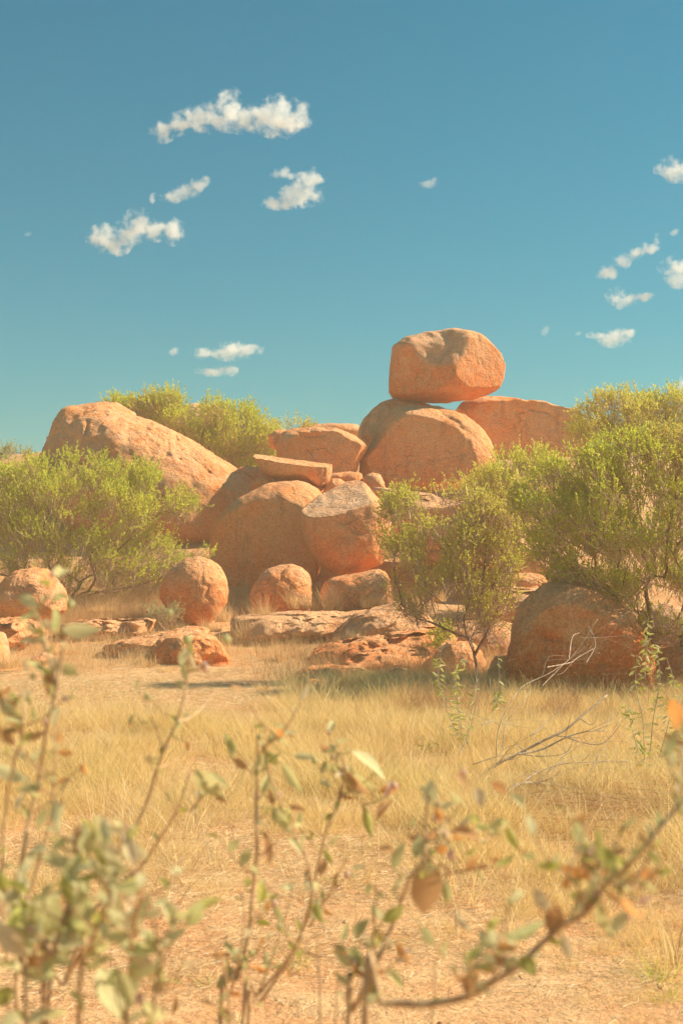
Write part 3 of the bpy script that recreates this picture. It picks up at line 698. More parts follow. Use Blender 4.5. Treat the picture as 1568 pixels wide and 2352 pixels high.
# ------------------------------------------------------------------ grasses
def blades(n, rad, h, w, lean=.5, segs=3, flat=False, curve=.5):
    a = RNG.uniform(0, 2 * math.pi, n); r = rad * np.sqrt(RNG.random(n))
    B = np.stack([np.cos(a) * r, np.sin(a) * r, np.zeros(n) - .01], 1)
    if flat:
        d = unit(np.stack([RNG.normal(size=n), RNG.normal(size=n), RNG.uniform(-.05, .16, n)], 1)); B[:, 2] = RNG.uniform(.002, .03, n)
    else:
        d = unit(np.stack([np.cos(a) * r / rad * lean + RNG.normal(size=n) * lean * .45, np.sin(a) * r / rad * lean + RNG.normal(size=n) * lean * .45, np.ones(n)], 1))
    H = h[0] + (h[1] - h[0]) * RNG.random(n) ** 1.4
    side = unit(np.cross(d, RNG.normal(size=(n, 3))))
    bend = unit(d * [1, 1, 0] + RNG.normal(size=(n, 3)) * [.4, .4, 0]) * curve
    if not flat: bend[:, 2] -= curve * .5
    V = np.zeros((n, segs + 1, 2, 3))
    for s in range(segs + 1):
        t = s / segs
        c = B + d * (H * t)[:, None] + bend * (H * t * t)[:, None] * .6
        wd = w * (1 - t * .85)
        V[:, s, 0] = c + side * wd / 2; V[:, s, 1] = c - side * wd / 2
    nv = (segs + 1) * 2
    base = np.arange(n)[:, None] * nv
    Fq = np.concatenate([base + np.array([[2 * s, 2 * s + 1, 2 * s + 3, 2 * s + 2]]) for s in range(segs)])
    return V.reshape(-1, 3), Fq

def blade_mesh(name, mat, *a, **k):
    V, Fq = blades(*a, **k); return mesh_np(name, V, [Fq], M[mat])

def scatter(name, label, meshes, P, S, Z=None):
    """one object: a cloud of points on which geometry nodes stand copies of the given meshes"""
    coll = bpy.data.collections.new(name + '_kinds')
    for i, me in enumerate(meshes):
        coll.objects.link(bpy.data.objects.new('tuft', me))
    me = bpy.data.meshes.new(name); me.vertices.add(len(P)); me.vertices.foreach_set('co', np.asarray(P, np.float32).ravel())
    for nm, arr in (('sz', S), ('rz', RNG.uniform(0, 6.283, len(P)))):
        at_ = me.attributes.new(nm, 'FLOAT', 'POINT'); at_.data.foreach_set('value', np.asarray(arr, np.float32))
    o = link(name, me); tag(o, label, 'grass', kind='stuff')
    g = bpy.data.node_groups.new(name, 'GeometryNodeTree')
    g.interface.new_socket('Geometry', in_out='INPUT', socket_type='NodeSocketGeometry')
    g.interface.new_socket('Geometry', in_out='OUTPUT', socket_type='NodeSocketGeometry')
    N = g.nodes.new; gi, go = N('NodeGroupInput'), N('NodeGroupOutput')
    m2p = N('GeometryNodeMeshToPoints'); ci = N('GeometryNodeCollectionInfo'); ci.inputs[0].default_value = coll
    ci.inputs['Separate Children'].default_value = True; ci.inputs['Reset Children'].default_value = True
    iop = N('GeometryNodeInstanceOnPoints'); iop.inputs['Pick Instance'].default_value = True
    a1, a2 = N('GeometryNodeInputNamedAttribute'), N('GeometryNodeInputNamedAttribute')
    a1.data_type = a2.data_type = 'FLOAT'; a1.inputs[0].default_value = 'sz'; a2.inputs[0].default_value = 'rz'
    cx = N('ShaderNodeCombineXYZ')
    L = g.links.new
    L(gi.outputs[0], m2p.inputs[0]); L(m2p.outputs[0], iop.inputs['Points']); L(ci.outputs[0], iop.inputs['Instance'])
    L(a2.outputs[0], cx.inputs[2]); L(cx.outputs[0], iop.inputs['Rotation']); L(a1.outputs[0], iop.inputs['Scale'])
    L(iop.outputs[0], go.inputs[0])
    md = o.modifiers.new('stand', 'NODES'); md.node_group = g
    return o

def field_points(n, y0, y1, dens, half=.30):
    """points on the ground inside the seen wedge, kept with probability dens(px,py,x,y)"""
    n = int(n * 1.45); Y = np.sqrt(RNG.uniform((y0 + 4) ** 2, (y1 + 4) ** 2, n)) - 4; X = RNG.uniform(-1, 1, n) * (Y * .26 + 2.3)
    Z = ground(X, Y)
    px = HX + X / Y * F; py = HY + (EYE - Z) / Y * F
    k = RNG.random(n) < dens(px, py, X, Y)
    X, Y, Z = X[k], Y[k], Z[k]
    return np.stack([X, Y, Z], 1), px[k], py[k]

def patch(X, Y, s, k=0): return fbm(np.stack([X * s, Y * s, np.zeros_like(X)], 1), 3, k)

def d_field(px, py, X, Y):
    n = patch(X, Y, .7, 41)
    cl = patch(X, Y, 3.2, 46)
    e = sstep(2360, 1860, py + n * 190 - sstep(850, 1450, px) * 240)
    d = e * sstep(.62 - e, .80 - e, .5 + .5 * cl) * .95
    d = np.maximum(d, .18 * sstep(.15, .4, patch(X, Y, 1.2, 44)))
    pathm = sstep(1700, 1640, py + n * 40) * sstep(760, 540, px + n * 90)
    d = d * (1 - .97 * pathm)
    d = d * (.16 + .84 * sstep(-.30, .15, patch(X, Y, 1.6, 43))) * (.25 + .75 * sstep(-.3, .1, patch(X, Y, 4.6, 48)))
    d = d * sstep(1555, 1600, py)
    return d
fine = [blade_mesh('tuft', 'grass', 46, .13, (.14, .34), .0036, lean=.45) for _ in range(5)]
P_, px_, py_ = field_points(30000, 4.3, 23.0, d_field)
S_ = RNG.uniform(.45, 1.15, len(P_)) * (.38 + .62 * sstep(2200, 1800, py_ - sstep(850, 1450, px_) * 130)) * (.75 + .5 * sstep(-.3, .4, patch(P_[:, 0], P_[:, 1], 1.4, 47)))
scatter('golden_grass', 'dry golden grass covering the open field in front of the rocks', fine, P_, S_)

green = [blade_mesh('green_tuft', 'green_grass', 26, .07, (.08, .22), .004, lean=.6) for _ in range(3)]
stalks = [blade_mesh('stalk_tuft', 'straw', 5, .12, (.22, .42), .0042, lean=.5, curve=.6, segs=4) for _ in range(4)]
P_, px_, py_ = field_points(15000, 5.5, 21.0, lambda px, py, X, Y: d_field(px, py, X, Y) * sstep(-.1, .3, patch(X, Y, .9, 81)))
scatter('grass_stalks', 'single bent pale stalks rising above the dry grass', stalks, P_, RNG.uniform(.6, 1.15, len(P_)))
big = [blade_mesh('big_tuft', 'grass', 44, .10, (.14, .52), .0052, lean=.4, curve=.45, segs=4) for _ in range(5)]
def d_big(px, py, X, Y):
    return (.25 * sstep(1560, 1590, py) * sstep(1760, 1660, py) * sstep(600, 720, px) + .06 * sstep(1700, 1800, py) * sstep(2150, 1900, py - sstep(900, 1400, px) * 250)) * sstep(-.25, .1, patch(X, Y, 2.6, 91))
P_, px_, py_ = field_points(9000, 5.5, 21.0, d_big)
scatter('grass_clumps', 'taller uneven clumps of golden grass between the field and the rocks', big, P_, RNG.uniform(.5, 1.1, len(P_)))
litter = [blade_mesh('twig_patch', 'grass_brown', 70, .28, (.05, .22), .004, flat=True, segs=3, curve=.5) for _ in range(3)]
P_, px_, py_ = field_points(2600, 7.5, 12.0, lambda px, py, X, Y: np.exp(-((px - 1370) / 190) ** 2 - ((Y - 9.3) / .8) ** 2) * (.4 + .6 * sstep(-.2, .2, patch(X, Y, 2.0, 95))), )
P_[:, 2] += RNG.uniform(.0, .10, len(P_))
scatter('twig_litter', 'grey-brown litter of dead twigs under the fallen branches', litter, P_, RNG.uniform(.6, 1.1, len(P_)))
def d_green(px, py, X, Y):
    return (.15 + .85 * sstep(900, 1500, px)) * sstep(.12, .35, patch(X, Y, 1.3, 71)) * sstep(-.1, .2, patch(X, Y, 5.0, 72)) * .8
P_, px_, py_ = field_points(6000, 4.6, 17.0, d_green)
scatter('green_grass', 'small yellow-green tufts dotted through the dry field', green, P_, RNG.uniform(.4, 1.0, len(P_)))

def d_straw(px, py, X, Y):
    return (.25 + .75 * sstep(-.2, .3, patch(X, Y, 1.1, 51))) * (.35 + .65 * sstep(2330, 2050, py + 120 * patch(X, Y, .8, 52)))
straw = [blade_mesh('straw_patch', 'straw', 90, .26, (.03, .13), .0022, flat=True, segs=2, curve=.12) for _ in range(4)]
P_, px_, py_ = field_points(21000, 4.0, 25.0, d_straw)
scatter('straw_litter', 'flattened straw and broken stalks strewn over the sand', straw, P_, RNG.uniform(.6, 1.15, len(P_)))

def d_bank(px, py, X, Y):
    n = patch(X, Y, .8, 61)
    d = .30 * sstep(-.1, .3, n) + .07
    d = np.where((px < 480) & (Y > 27), .8, d)
    return d * sstep(1560, 1535, py)
tall = [blade_mesh('tall_tuft', 'grass_pale', 26, .12, (.22, .50), .006, lean=.28, curve=.35) for _ in range(4)]
P_, px_, py_ = field_points(6500, 20.5, 34.0, d_bank)
scatter('bank_grass', 'thin pale grass on the bank among the low rocks', tall, P_, RNG.uniform(.5, 1.0, len(P_)))
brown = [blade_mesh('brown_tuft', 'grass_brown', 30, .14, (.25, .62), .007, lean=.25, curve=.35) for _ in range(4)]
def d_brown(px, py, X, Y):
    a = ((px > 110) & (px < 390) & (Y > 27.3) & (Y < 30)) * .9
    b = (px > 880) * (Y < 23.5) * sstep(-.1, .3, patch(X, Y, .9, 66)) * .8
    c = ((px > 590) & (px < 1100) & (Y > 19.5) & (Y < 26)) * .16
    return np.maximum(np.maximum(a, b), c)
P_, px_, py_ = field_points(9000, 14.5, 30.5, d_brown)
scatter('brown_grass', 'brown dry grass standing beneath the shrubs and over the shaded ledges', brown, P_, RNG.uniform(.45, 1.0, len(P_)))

def tussock(px, py, wpx, hpx, Y, label, mat='grass_pale', n=230, group='tall dry tussocks growing around the boulders', lean=.3):
    m = Y / F; b = at(px, py, Y)
    acc = Acc()
    for k in range(5):
        f = random.uniform(.45, 1.0); V, Fq = blades(int(n * .3), wpx * m * .16, (hpx * m * .25 * f, hpx * m * f), (.0075 * Y / 26), lean=lean * random.uniform(.5, 1.5), curve=random.uniform(.15, .5), segs=4)
        tx, ty = random.uniform(-.25, .25), random.uniform(-.2, .2)
        V = V + np.stack([V[:, 2] * tx, V[:, 2] * ty, 0 * V[:, 2]], 1) + np.array([random.uniform(-.42, .42) * wpx * m, random.uniform(-.3, .3) * wpx * m, 0]); acc.add(V, Fq)
    o = link('grass_tussock', acc.mesh('grass_tussock', M[mat]), loc=(b.x, b.y, max(b.z, gz(b.x, b.y)) - .02 if abs(b.z - gz(b.x, b.y)) < .6 else b.z)); tag(o, label, 'grass tussock', group)
for t in [
    (525,1425,60,95,26.8,'tall pale tussock touching the right side of the ball-shaped boulder'),
    (570,1470,75,125,24.8,'tallest straw-coloured tussock, right of the orange knob'),
    (615,1425,70,85,25.6,'pale tussock in front of the low round boulder'),
    (690,1395,50,75,27.4,'reddish dry stalks at the right side of the low round boulder'),
    (752,1400,65,100,27.4,'upright pinkish tussock between the round and blocky boulders'),
    (862,1392,60,60,27.6,'pale tussock in front of the right end of the blocky boulder'),
    (480,1448,50,55,25.8,'short fluffy tussock below the ball-shaped boulder'),
    (820,1478,55,60,23.9,'thin tussock on the shaded hump of rock'),
    (180,1500,80,55,22.6,'fluffy yellow tussock left of the long sloping slab'),
    (120,1500,60,50,22.4,'yellow tussock beside the small pale flat rock'),
    (340,1535,55,60,21.6,'leaning tussock at the left foot of the orange knob'),
    (30,1530,90,95,20.8,'dense pale tussock by the boulder at the left edge'),
    (250,1530,60,40,21.6,'low scruffy tussock at the far edge of the path'),
    (385,1548,50,30,21.0,'short bleached tussock in front of the orange knob'),
    (230,1400,60,35,27.0,'pale tussock on the thin ledge with the dark undercut'),
    (620,1520,70,60,22.5,'brownish tussock right of the orange knob'),
    (930,1510,60,50,21.8,'thin brown tussock in front of the layered orange ledge','grass_brown'),
    (870,1560,60,45,19.5,'bleached tussock left of the small round rock'),
    (980,1590,60,50,17.4,'golden tussock right of the small round rock'),
    (1130,1600,70,60,17.2,'brown tussock at the left foot of the big shaded boulder','grass_brown'),
    (1320,1620,80,110,16.2,'tall brown stalks in front of the big shaded boulder','grass_brown'),
    (1390,1625,70,90,16.0,'brown tussock near the right end of the big shaded boulder','grass_brown'),
    (1250,1640,70,60,15.8,'golden tussock in front of the red foot of the big shaded boulder'),
    (720,1580,70,45,19.0,'yellow tussock at the right end of the path'),
    (610,1610,50,40,17.8,'thin stalks standing at the end of the bare path'),
    (1000,1380,70,60,24.8,'fine dry grass hanging over the sunlit ledge behind the small tree'),
    ]:
    tussock(*t)

def pebble_mesh():
    V, Fc = ico(1); P = V * (1 + .35 * fbm(V * 1.5 + RNG.uniform(0, 50), 2, 3))[:, None] * np.array([1, .85, .55]) * .012
    return mesh_np('pebble', P, [Fc], M['pebble'])
sp = NT('pebble_stone'); oi_ = sp.n('ObjectInfo'); M['pebble'] = sp.finish(sp.mix(oi_.outputs['Random'], (.45, .19, .09), (.78, .55, .36)), .9)
P_, px_, py_ = field_points(5000, 4.2, 19.0, lambda px, py, X, Y: .15 + .85 * sstep(.0, .4, patch(X, Y, 1.5, 97)) * sstep(2000, 2200, py + 0 * X) + .2 * (py < 1680))
scatter('gravel', 'little stones and clods scattered on the bare sand', [pebble_mesh() for _ in range(4)], P_, RNG.uniform(.3, 1.0, len(P_)) ** 2 * 1.2)
# ------------------------------------------------------------------ broad leaves, weeds
def leaf_mesh(name, mat, width=.42, fold=.25, curl=.2, seg=7):
    """unit-length leaf along +X: two halves folded at the midrib, tip curling"""
    V = []; 
    for i in range(seg + 1):
        t = i / seg
        wdt = width * (math.sin(math.pi * min(t * 1.03 + .01, 1)) ** .75) * (1.12 - .35 * t) * .5
        x = t; z = -curl * t * t
        for k, sgn in ((-1, -1), (-.5, -.5), (0, 0), (.5, .5), (1, 1)):
            wob = .012 * math.sin(9 * t + 3 * k)
            V.append((x, sgn * wdt * math.cos(fold), z + abs(sgn) * wdt * math.sin(fold) * 1.3 + wob * abs(sgn)))
    Fq = [[i * 5 + k, i * 5 + k + 1, (i + 1) * 5 + k + 1, (i + 1) * 5 + k] for i in range(seg) for k in range(4)]
    me = mesh_np(name, np.array(V), [np.array(Fq)], mat, True)
    a = me.attributes.new('rim', 'FLOAT', 'POINT')
    a.data.foreach_set('value', np.array([1.0, .3, 0., .3, 1.0] * (seg + 1), np.float32))
    return me

def leaf_mat(name, upper, under, rimc):
    s = NT(name); g = s.n('NewGeometry'); tc = s.n('TexCoord')
    rim = s.n('Attribute'); rim.attribute_name = 'rim'
    n = s.noise(tc.outputs['Object'], 9, 4, .6)
    ribs = s.noise(s.mapping(tc.outputs['Object'], scale=(6, .8, 1), rot=(0, 0, .5)), 4, 2, .5)
    col = s.mix(s.maprange(n, .42, .64, 0, .5), upper, tuple(min(1, c * 1.45 + .03) for c in upper))
    col = s.mix(s.maprange(ribs, .5, .62, 0, .3), col, rimc)
    col = s.mix(s.maprange(rim.outputs['Fac'], .55, 1.0, 0, .75), col, rimc)
    col = s.mix(s.maprange(rim.outputs['Fac'], .16, .0, 0, .5), col, rimc)
    col = s.mix(g.outputs['Backfacing'], col, under)
    return s.finish(col, .7, n, .4, .02, transl=.35, spec=.25)
LM = {
 'g': leaf_mat('leaf_olive', (.44, .45, .09), (.66, .62, .30), (.80, .74, .38)),
 'G': leaf_mat('leaf_pale_green', (.52, .54, .22), (.68, .66, .38), (.82, .78, .46)),
 'd': leaf_mat('leaf_dark_green', (.31, .33, .07), (.52, .50, .24), (.64, .60, .30)),
 'b': leaf_mat('leaf_brown', (.46, .23, .09), (.62, .38, .19), (.70, .46, .24)),
 'o': leaf_mat('leaf_orange', (.80, .34, .09), (.74, .40, .15), (.80, .50, .22)),
 'p': leaf_mat('leaf_bleached', (.68, .55, .32), (.76, .64, .42), (.78, .68, .46)),
 'k': leaf_mat('petal_pink', (.78, .52, .42), (.80, .58, .48), (.85, .66, .55)),
 'y': leaf_mat('leaf_yellow_green', (.38, .42, .045), (.52, .52, .16), (.54, .52, .14))}
LEAF = {}
for k in LM:
    LEAF[k] = [leaf_mesh('leaf', LM[k], wd, fo, cu) for wd, fo, cu in ((.44, .25, .15), (.50, .55, .30), (.36, .40, -.15), (.58, .15, .25))]

def put_leaf(parent, base, direction, L, kind, roll=None, wide=1.0, name='leaf', var=None):
    me = LEAF[kind][random.randrange(4) if var is None else var]
    o = bpy.data.objects.new(name, me); C.objects.link(o); o.parent = parent
    d = Vector(direction).normalized()
    zz = Vector((0, -1, .25)); zz = (zz - d * zz.dot(d)).normalized(); yy = zz.cross(d)
    q = Matrix(((d.x, yy.x, zz.x), (d.y, yy.y, zz.y), (d.z, yy.z, zz.z))).to_quaternion() @ Quaternion((1, 0, 0), random.choice((0, 0, 0, math.pi)) + random.uniform(-1.0, 1.0) if roll is None else roll)
    o.rotation_mode = 'QUATERNION'; o.rotation_quaternion = q
    o.location = Vector(base) - parent.location; o.scale = (L, L * wide, L)
    return o

def bud_mesh(mat):
    bm = bmesh.new(); bmesh.ops.create_uvsphere(bm, u_segments=10, v_segments=7, radius=.5)
    for v in bm.verts:
        v.co.z *= 1.35; an = math.atan2(v.co.y, v.co.x)
        f = 1 + .14 * math.cos(an * 5) * (1 - abs(v.co.z)); v.co.x *= f; v.co.y *= f
        if v.co.z > .45: v.co.x *= .6; v.co.y *= .6
    me = bpy.data.meshes.new('bud'); bm.to_mesh(me); bm.free(); me.materials.append(mat)
    for p in me.polygons: p.use_smooth = True
    return me
BUD = {k: bud_mesh(LM[k]) for k in ('p', 'G', 'k')}

def weed(name, label, D, stems, leaves=(), buds=(), fill=0, fill_kinds='gGGgpGdyob', group=None, r=.0021, fillL=(24, 54), small=1.0, mat='stem', root_px=None, cat='weed', spread=.12, twigs=None):
    """stems: list of (width factor, [(px,py)...]) traced from the tip down; the first is carried on to the ground"""
    if twigs is None: twigs = int(fill * .9)
    b = stems[0][1][-1]; rp = at(b[0] if root_px is None else root_px, b[1], D); base = Vector((rp.x, D, gz(rp.x, D)))
    root = empty(name, base); tag(root, label, cat, group)
    acc = Acc(); tracks = []
    for i, (wf, pts) in enumerate(stems):
        off = RNG.uniform(-spread, spread) if i else 0
        pw = []
        for j, (x, y) in enumerate(pts):
            dy = off * (1 - j / max(len(pts) - 1, 1)) + .01 * math.sin(j * 1.7 + i)
            pw.append(at(x, y, D + dy))
        if pts[-1][1] > 2300 or i == 0: pw.append(Vector((base.x + (pw[-1].x - base.x) * .3, D, base.z + (pw[-1].z - base.z) * .4))); pw.append(base + Vector((random.uniform(-.03, .03), 0, -.02)))
        c = crom(pw, 5); tracks.append((c, len(pts)))
        tube(acc, [np.array(p) - np.array(base) for p in c][::-1], r * wf * 1.25, r * wf * .55, 7)
    tips = []
    for _ in range(twigs):
        c, l = random.choice(tracks); k = random.randrange(2, max(3, min(len(c) - 2, l * 5)))
        q = np.array(c[k]); u_ = D / F; sg = random.choice((-1, 1)); ln = random.uniform(40, 130) * u_
        d = unit(np.array([sg * random.uniform(.3, 1), random.uniform(-.5, .5), random.uniform(.4, 1.1)]))
        pts = [q, q + d * ln * .5 + np.array([0, 0, -.05 * ln]), q + d * ln + np.array([0, 0, .12 * ln])]
        cc = crom(pts, 4); tips.append(cc); tube(acc, np.array(cc) - np.array(base), r * .55, r * .3, 5)
    st = link('stem', acc.mesh('stem', M[mat], True), root)
    allp = np.concatenate([c[:l * 5] for c, l in tracks])
    for lf in leaves:
        px, py, L, an, kd = lf[:5]
        Lm = 1.08 * L * D / F; a = R(an)
        c0 = at(px, py, D + RNG.uniform(-.03, .03)); d = Vector((math.cos(a), random.uniform(-.35, .35), math.sin(a)))
        bpt = c0 - d.normalized() * Lm * .5
        put_leaf(root, bpt, d, Lm, kd, wide=lf[5] if len(lf) > 5 else 1.0)
        # stalk to the nearest stem
        q = allp[np.argmin(np.linalg.norm(allp - np.array(bpt), axis=1))]
        if np.linalg.norm(q - np.array(bpt)) < 70 * D / F:
            pa = Acc(); tube(pa, crom([Vector(q) - base, (Vector(q) + bpt) / 2 - base + Vector((0, 0, -.002)), bpt - base], 3), .0012, .0009, 4)
            link('leaf_stalk', pa.mesh('leaf_stalk', M['stem_green'], True), root)
    for (px, py, s_, kd) in buds:
        o = link('bud', BUD[kd], root, at(px, py, D) - base); s_ = s_ * D / F; o.scale = (s_, s_, s_)
        o.rotation_euler = (random.uniform(-.8, .8), random.uniform(-.8, .8), 0)
    for cc in tips:
        for j in (3, 6, len(cc) - 1):
            if random.random() < .8:
                d = unit(RNG.normal(size=3) * [1, .6, .8] + unit(cc[-1] - cc[0]) * .8)
                put_leaf(root, cc[min(j, len(cc) - 1)], d, random.uniform(*fillL) * D / F * small, random.choice(fill_kinds))
        if random.random() < .35:
            o = link('bud', BUD[random.choice('pGk')], root, Vector(cc[-1]) - base); z_ = random.uniform(9, 16) * D / F; o.scale = (z_, z_, z_)
    for _ in range(int(fill * 1.8)):
        c, l = random.choice(tracks); k = random.randrange(1, min(len(c) - 1, l * 5))
        q = c[k]; d = unit(RNG.normal(size=3) * [1, .8, .8] + np.array([0, 0, .25]))
        put_leaf(root, q, d, random.uniform(*fillL) * D / F * small, random.choice(fill_kinds))
    return root

weed('weed', 'tall leafy weed out of focus at the left edge, reaching highest', 1.45,
     [(1.2, [(163,1385),(150,1470),(130,1580),(105,1690),(92,1770),(75,1850),(55,1950),(40,2060),(35,2200),(40,2352)]),
      (.8, [(60,1385),(90,1430),(115,1520),(128,1585)]), (.9, [(48,1560),(52,1680),(30,1760),(14,1850),(5,1990),(15,2200),(40,2352)]),
      (.8, [(130,1640),(125,1780),(112,1900),(70,2050),(45,2200)]), (.7, [(10,1590),(45,1640),(48,1690)])],
     [(65,1380,48,-25,'G'),(128,1420,64,82,'G'),(188,1448,86,-4,'G'),(32,1775,90,-15,'G',1.2),(18,1612,44,50,'b'),(85,1690,42,30,'b'),(85,1532,55,-30,'g'),
      (112,1575,60,-70,'g'),(157,1540,48,-28,'g'),(62,1470,36,20,'G'),(25,1680,40,10,'b'),(62,1600,40,-60,'g'),(150,1730,36,-5,'o'),(133,1700,44,80,'o'),(125,1640,50,-75,'G'),
      (96,1878,50,62,'d'),(137,1878,74,86,'G'),(45,1840,40,70,'p'),(20,1700,36,-40,'b')],
     [(163,1388,16,'G'),(75,1555,14,'G'),(180,1445,12,'p'),(105,1660,14,'k')], fill=24, group='out-of-focus weeds close to the camera')
weed('weed', 'bushy broad-leaved weed out of focus in the bottom left corner', 1.2,
     [(1.3, [(178,1900),(170,2000),(150,2100),(120,2200),(100,2352)]), (1.0, [(282,1890),(270,1990),(250,2080),(205,2180),(180,2352)]),
      (.9, [(325,1960),(320,2070),(300,2180),(290,2352)]), (1.0, [(60,2050),(80,2150),(90,2250),(100,2352)]), (.8, [(345,2060),(360,2170),(375,2280),(350,2352)]),
      (.8, [(10,2000),(20,2120),(50,2240),(60,2352)])],
     [(178,1911,42,70,'b'),(203,1902,52,-50,'g'),(166,2000,80,78,'d',1.3),(282,1893,32,60,'b'),(325,1961,38,-60,'G'),(259,2070,84,-55,'g'),(335,2076,48,70,'g'),
      (70,2106,140,80,'g',.9),(108,2104,116,74,'g'),(30,2165,110,-52,'p'),(72,2210,70,-8,'b'),(310,2177,92,-30,'G',1.3),(218,2137,66,80,'g',1.2),
      (262,2284,128,-55,'G',1.5),(290,2270,90,-65,'g',1.2),(355,2322,68,-28,'g'),(122,2332,70,20,'g'),(12,2284,70,60,'d'),(101,2245,50,10,'G'),(381,2030,38,-50,'y'),
      (350,2243,36,-70,'o'),(140,2130,40,20,'o'),(148,2060,26,70,'o'),(344,2170,30,60,'o'),(230,2210,60,40,'g'),(180,2300,60,-40,'g'),(30,2340,60,20,'G'),(150,2190,50,-60,'G'),
      (300,2110,46,80,'b'),(60,1990,40,50,'G'),(240,1940,40,30,'G')],
     [(300,1905,16,'p'),(320,2295,22,'k'),(40,2010,14,'p'),(255,2000,14,'G')], fill=64, fill_kinds='gGGgpGyG', fillL=(34, 80), group='out-of-focus weeds close to the camera', spread=.2)
weed('weed', 'forked weed with a drooping seed cluster, rising in front of the orange knob', 1.75,
     [(1.1, [(432,1475),(430,1560),(408,1650),(370,1740),(335,1850),(300,1925),(255,2050),(200,2160),(150,2260),(110,2352)]),
      (.7, [(498,1585),(465,1625),(430,1652),(408,1658)]), (.6, [(318,1585),(345,1640),(372,1715),(370,1745)]), (.5, [(520,1470),(495,1500),(470,1530),(430,1545)]),
      (.9, [(437,1770),(406,1862),(355,1944),(325,1990),(218,2091),(150,2250)]), (.5, [(470,1850),(430,1870),(406,1862)]), (.5, [(425,1720),(400,1750),(362,1765)])],
     [(420,1508,48,80,'G'),(436,1490,38,100,'g'),(425,1545,40,-80,'G'),(440,1520,44,-70,'p'),(478,1808,92,-58,'g'),(500,1798,66,-45,'d'),(508,1835,40,-60,'b'),(302,1650,22,60,'d'),
      (315,1572,26,80,'g'),(345,1745,24,85,'b'),(430,1715,24,-70,'o'),(340,1740,20,60,'G'),(412,1568,22,20,'g'),(350,1750,26,-60,'g')],
     [(470,1532,20,'k'),(520,1468,17,'G'),(430,1470,20,'G'),(410,1660,12,'G')], fill=8, small=.6, group='out-of-focus weeds close to the camera')
weed('weed', 'upright weed with curled olive leaves, just left of the picture centre', 1.75,
     [(1.3, [(590,1690),(592,1776),(588,1850),(590,1950),(580,2050),(570,2150),(545,2250),(505,2352)]),
      (1.0, [(608,1720),(622,1790),(640,1835),(662,1890),(695,1954),(716,2020),(711,2081),(675,2182),(612,2264),(575,2315),(558,2352)]),
      (.6, [(680,2005),(660,2091),(620,2213),(590,2290)]), (.6, [(556,2050),(560,2130),(545,2220),(525,2300)]), (.6, [(648,1695),(625,1700),(600,1730)])],
     [(640,1686,46,8,'p'),(668,1685,30,0,'G'),(700,1740,48,-5,'G'),(672,1785,76,-52,'g'),(620,1832,46,-75,'b'),(683,1857,38,-15,'b'),(652,1890,56,-55,'g'),(608,1954,84,-87,'b'),
      (570,2025,28,60,'d'),(600,2045,64,80,'g'),(640,1878,50,-60,'d'),(675,1944,52,-60,'G'),(700,1930,40,70,'g'),(610,1800,50,80,'g'),(590,1750,44,70,'G'),(630,1740,36,40,'g'),(612,2080,44,60,'d')],
     [(668,1686,14,'p'),(596,1693,12,'G'),(590,1830,10,'k')], fill=20, small=.9, group='out-of-focus weeds close to the camera')
weed('weed', 'weed with long drooping leaves left of the big brown leaf, at the centre', 1.9,
     [(1.0, [(770,1722),(790,1765),(776,1840),(746,1920),(728,2000),(716,2060),(700,2120),(660,2210),(600,2300),(570,2352)]),
      (.6, [(800,1965),(752,2060),(711,2130)]), (.6, [(835,1800),(800,1820),(776,1840)]), (.5, [(835,1880),(830,1830),(810,1800)])],
     [(852,1755,100,-34,'G'),(815,1790,96,-36,'b'),(825,1800,80,-40,'g'),(898,1812,52,10,'o'),(882,1855,56,62,'b'),(846,1890,66,-76,'g'),(762,1722,32,20,'G'),(752,1969,40,-60,'y'),
      (768,1930,36,40,'g'),(740,1990,40,80,'b'),(890,1815,40,60,'k')],
     [(762,1718,14,'p'),(905,1805,16,'k')], fill=13, small=.8, group='out-of-focus weeds close to the camera')
weed('weed', 'weed carrying one big hanging brown leaf, right of centre', 1.45,
     [(1.2, [(985,1822),(978,1878),(972,1969),(939,2020),(914,2091),(894,2142),(863,2218),(838,2264),(812,2325),(800,2352)]),
      (.7, [(1160,1900),(1110,1930),(1060,1915),(1000,1910),(978,1930)]), (.6, [(830,2130),(850,2180),(845,2230),(838,2262)]), (.5, [(1148,1985),(1080,2000),(1010,2010),(950,2015)]),
      (.6, [(868,2020),(860,2100),(855,2200),(850,2300)])],
     [(987,1822,56,80,'G'),(1061,1791,44,-40,'b'),(1102,1832,44,-70,'p'),(1148,1809,40,-30,'b'),(1193,1842,54,-35,'G'),(1010,1873,44,-60,'o'),(1071,1913,64,-5,'b'),(1178,1931,72,-60,'g'),
      (1148,1984,44,-20,'o'),(1020,1949,44,30,'o'),(960,1944,50,78,'d'),(888,1951,38,0,'b'),(914,1964,66,70,'g'),(980,2048,124,-86,'b',1.1),(1026,2055,56,-76,'d'),(911,2025,52,70,'G'),
      (828,2132,48,60,'d',1.4),(904,2101,54,30,'g'),(868,2101,50,-60,'G'),(909,2248,56,-40,'g'),(863,2238,34,50,'b'),(924,2193,50,-60,'o'),(1150,1890,40,10,'G'),(1085,1955,40,20,'g'),
      (1110,1900,40,-20,'d'),(1000,1990,40,30,'G'),(1020,1905,34,60,'p')],
     [(895,2175,16,'p'),(1035,1965,18,'k'),(1005,1850,16,'p'),(1065,1775,14,'k'),(1000,1880,14,'k')], fill=16, group='out-of-focus weeds close to the camera')
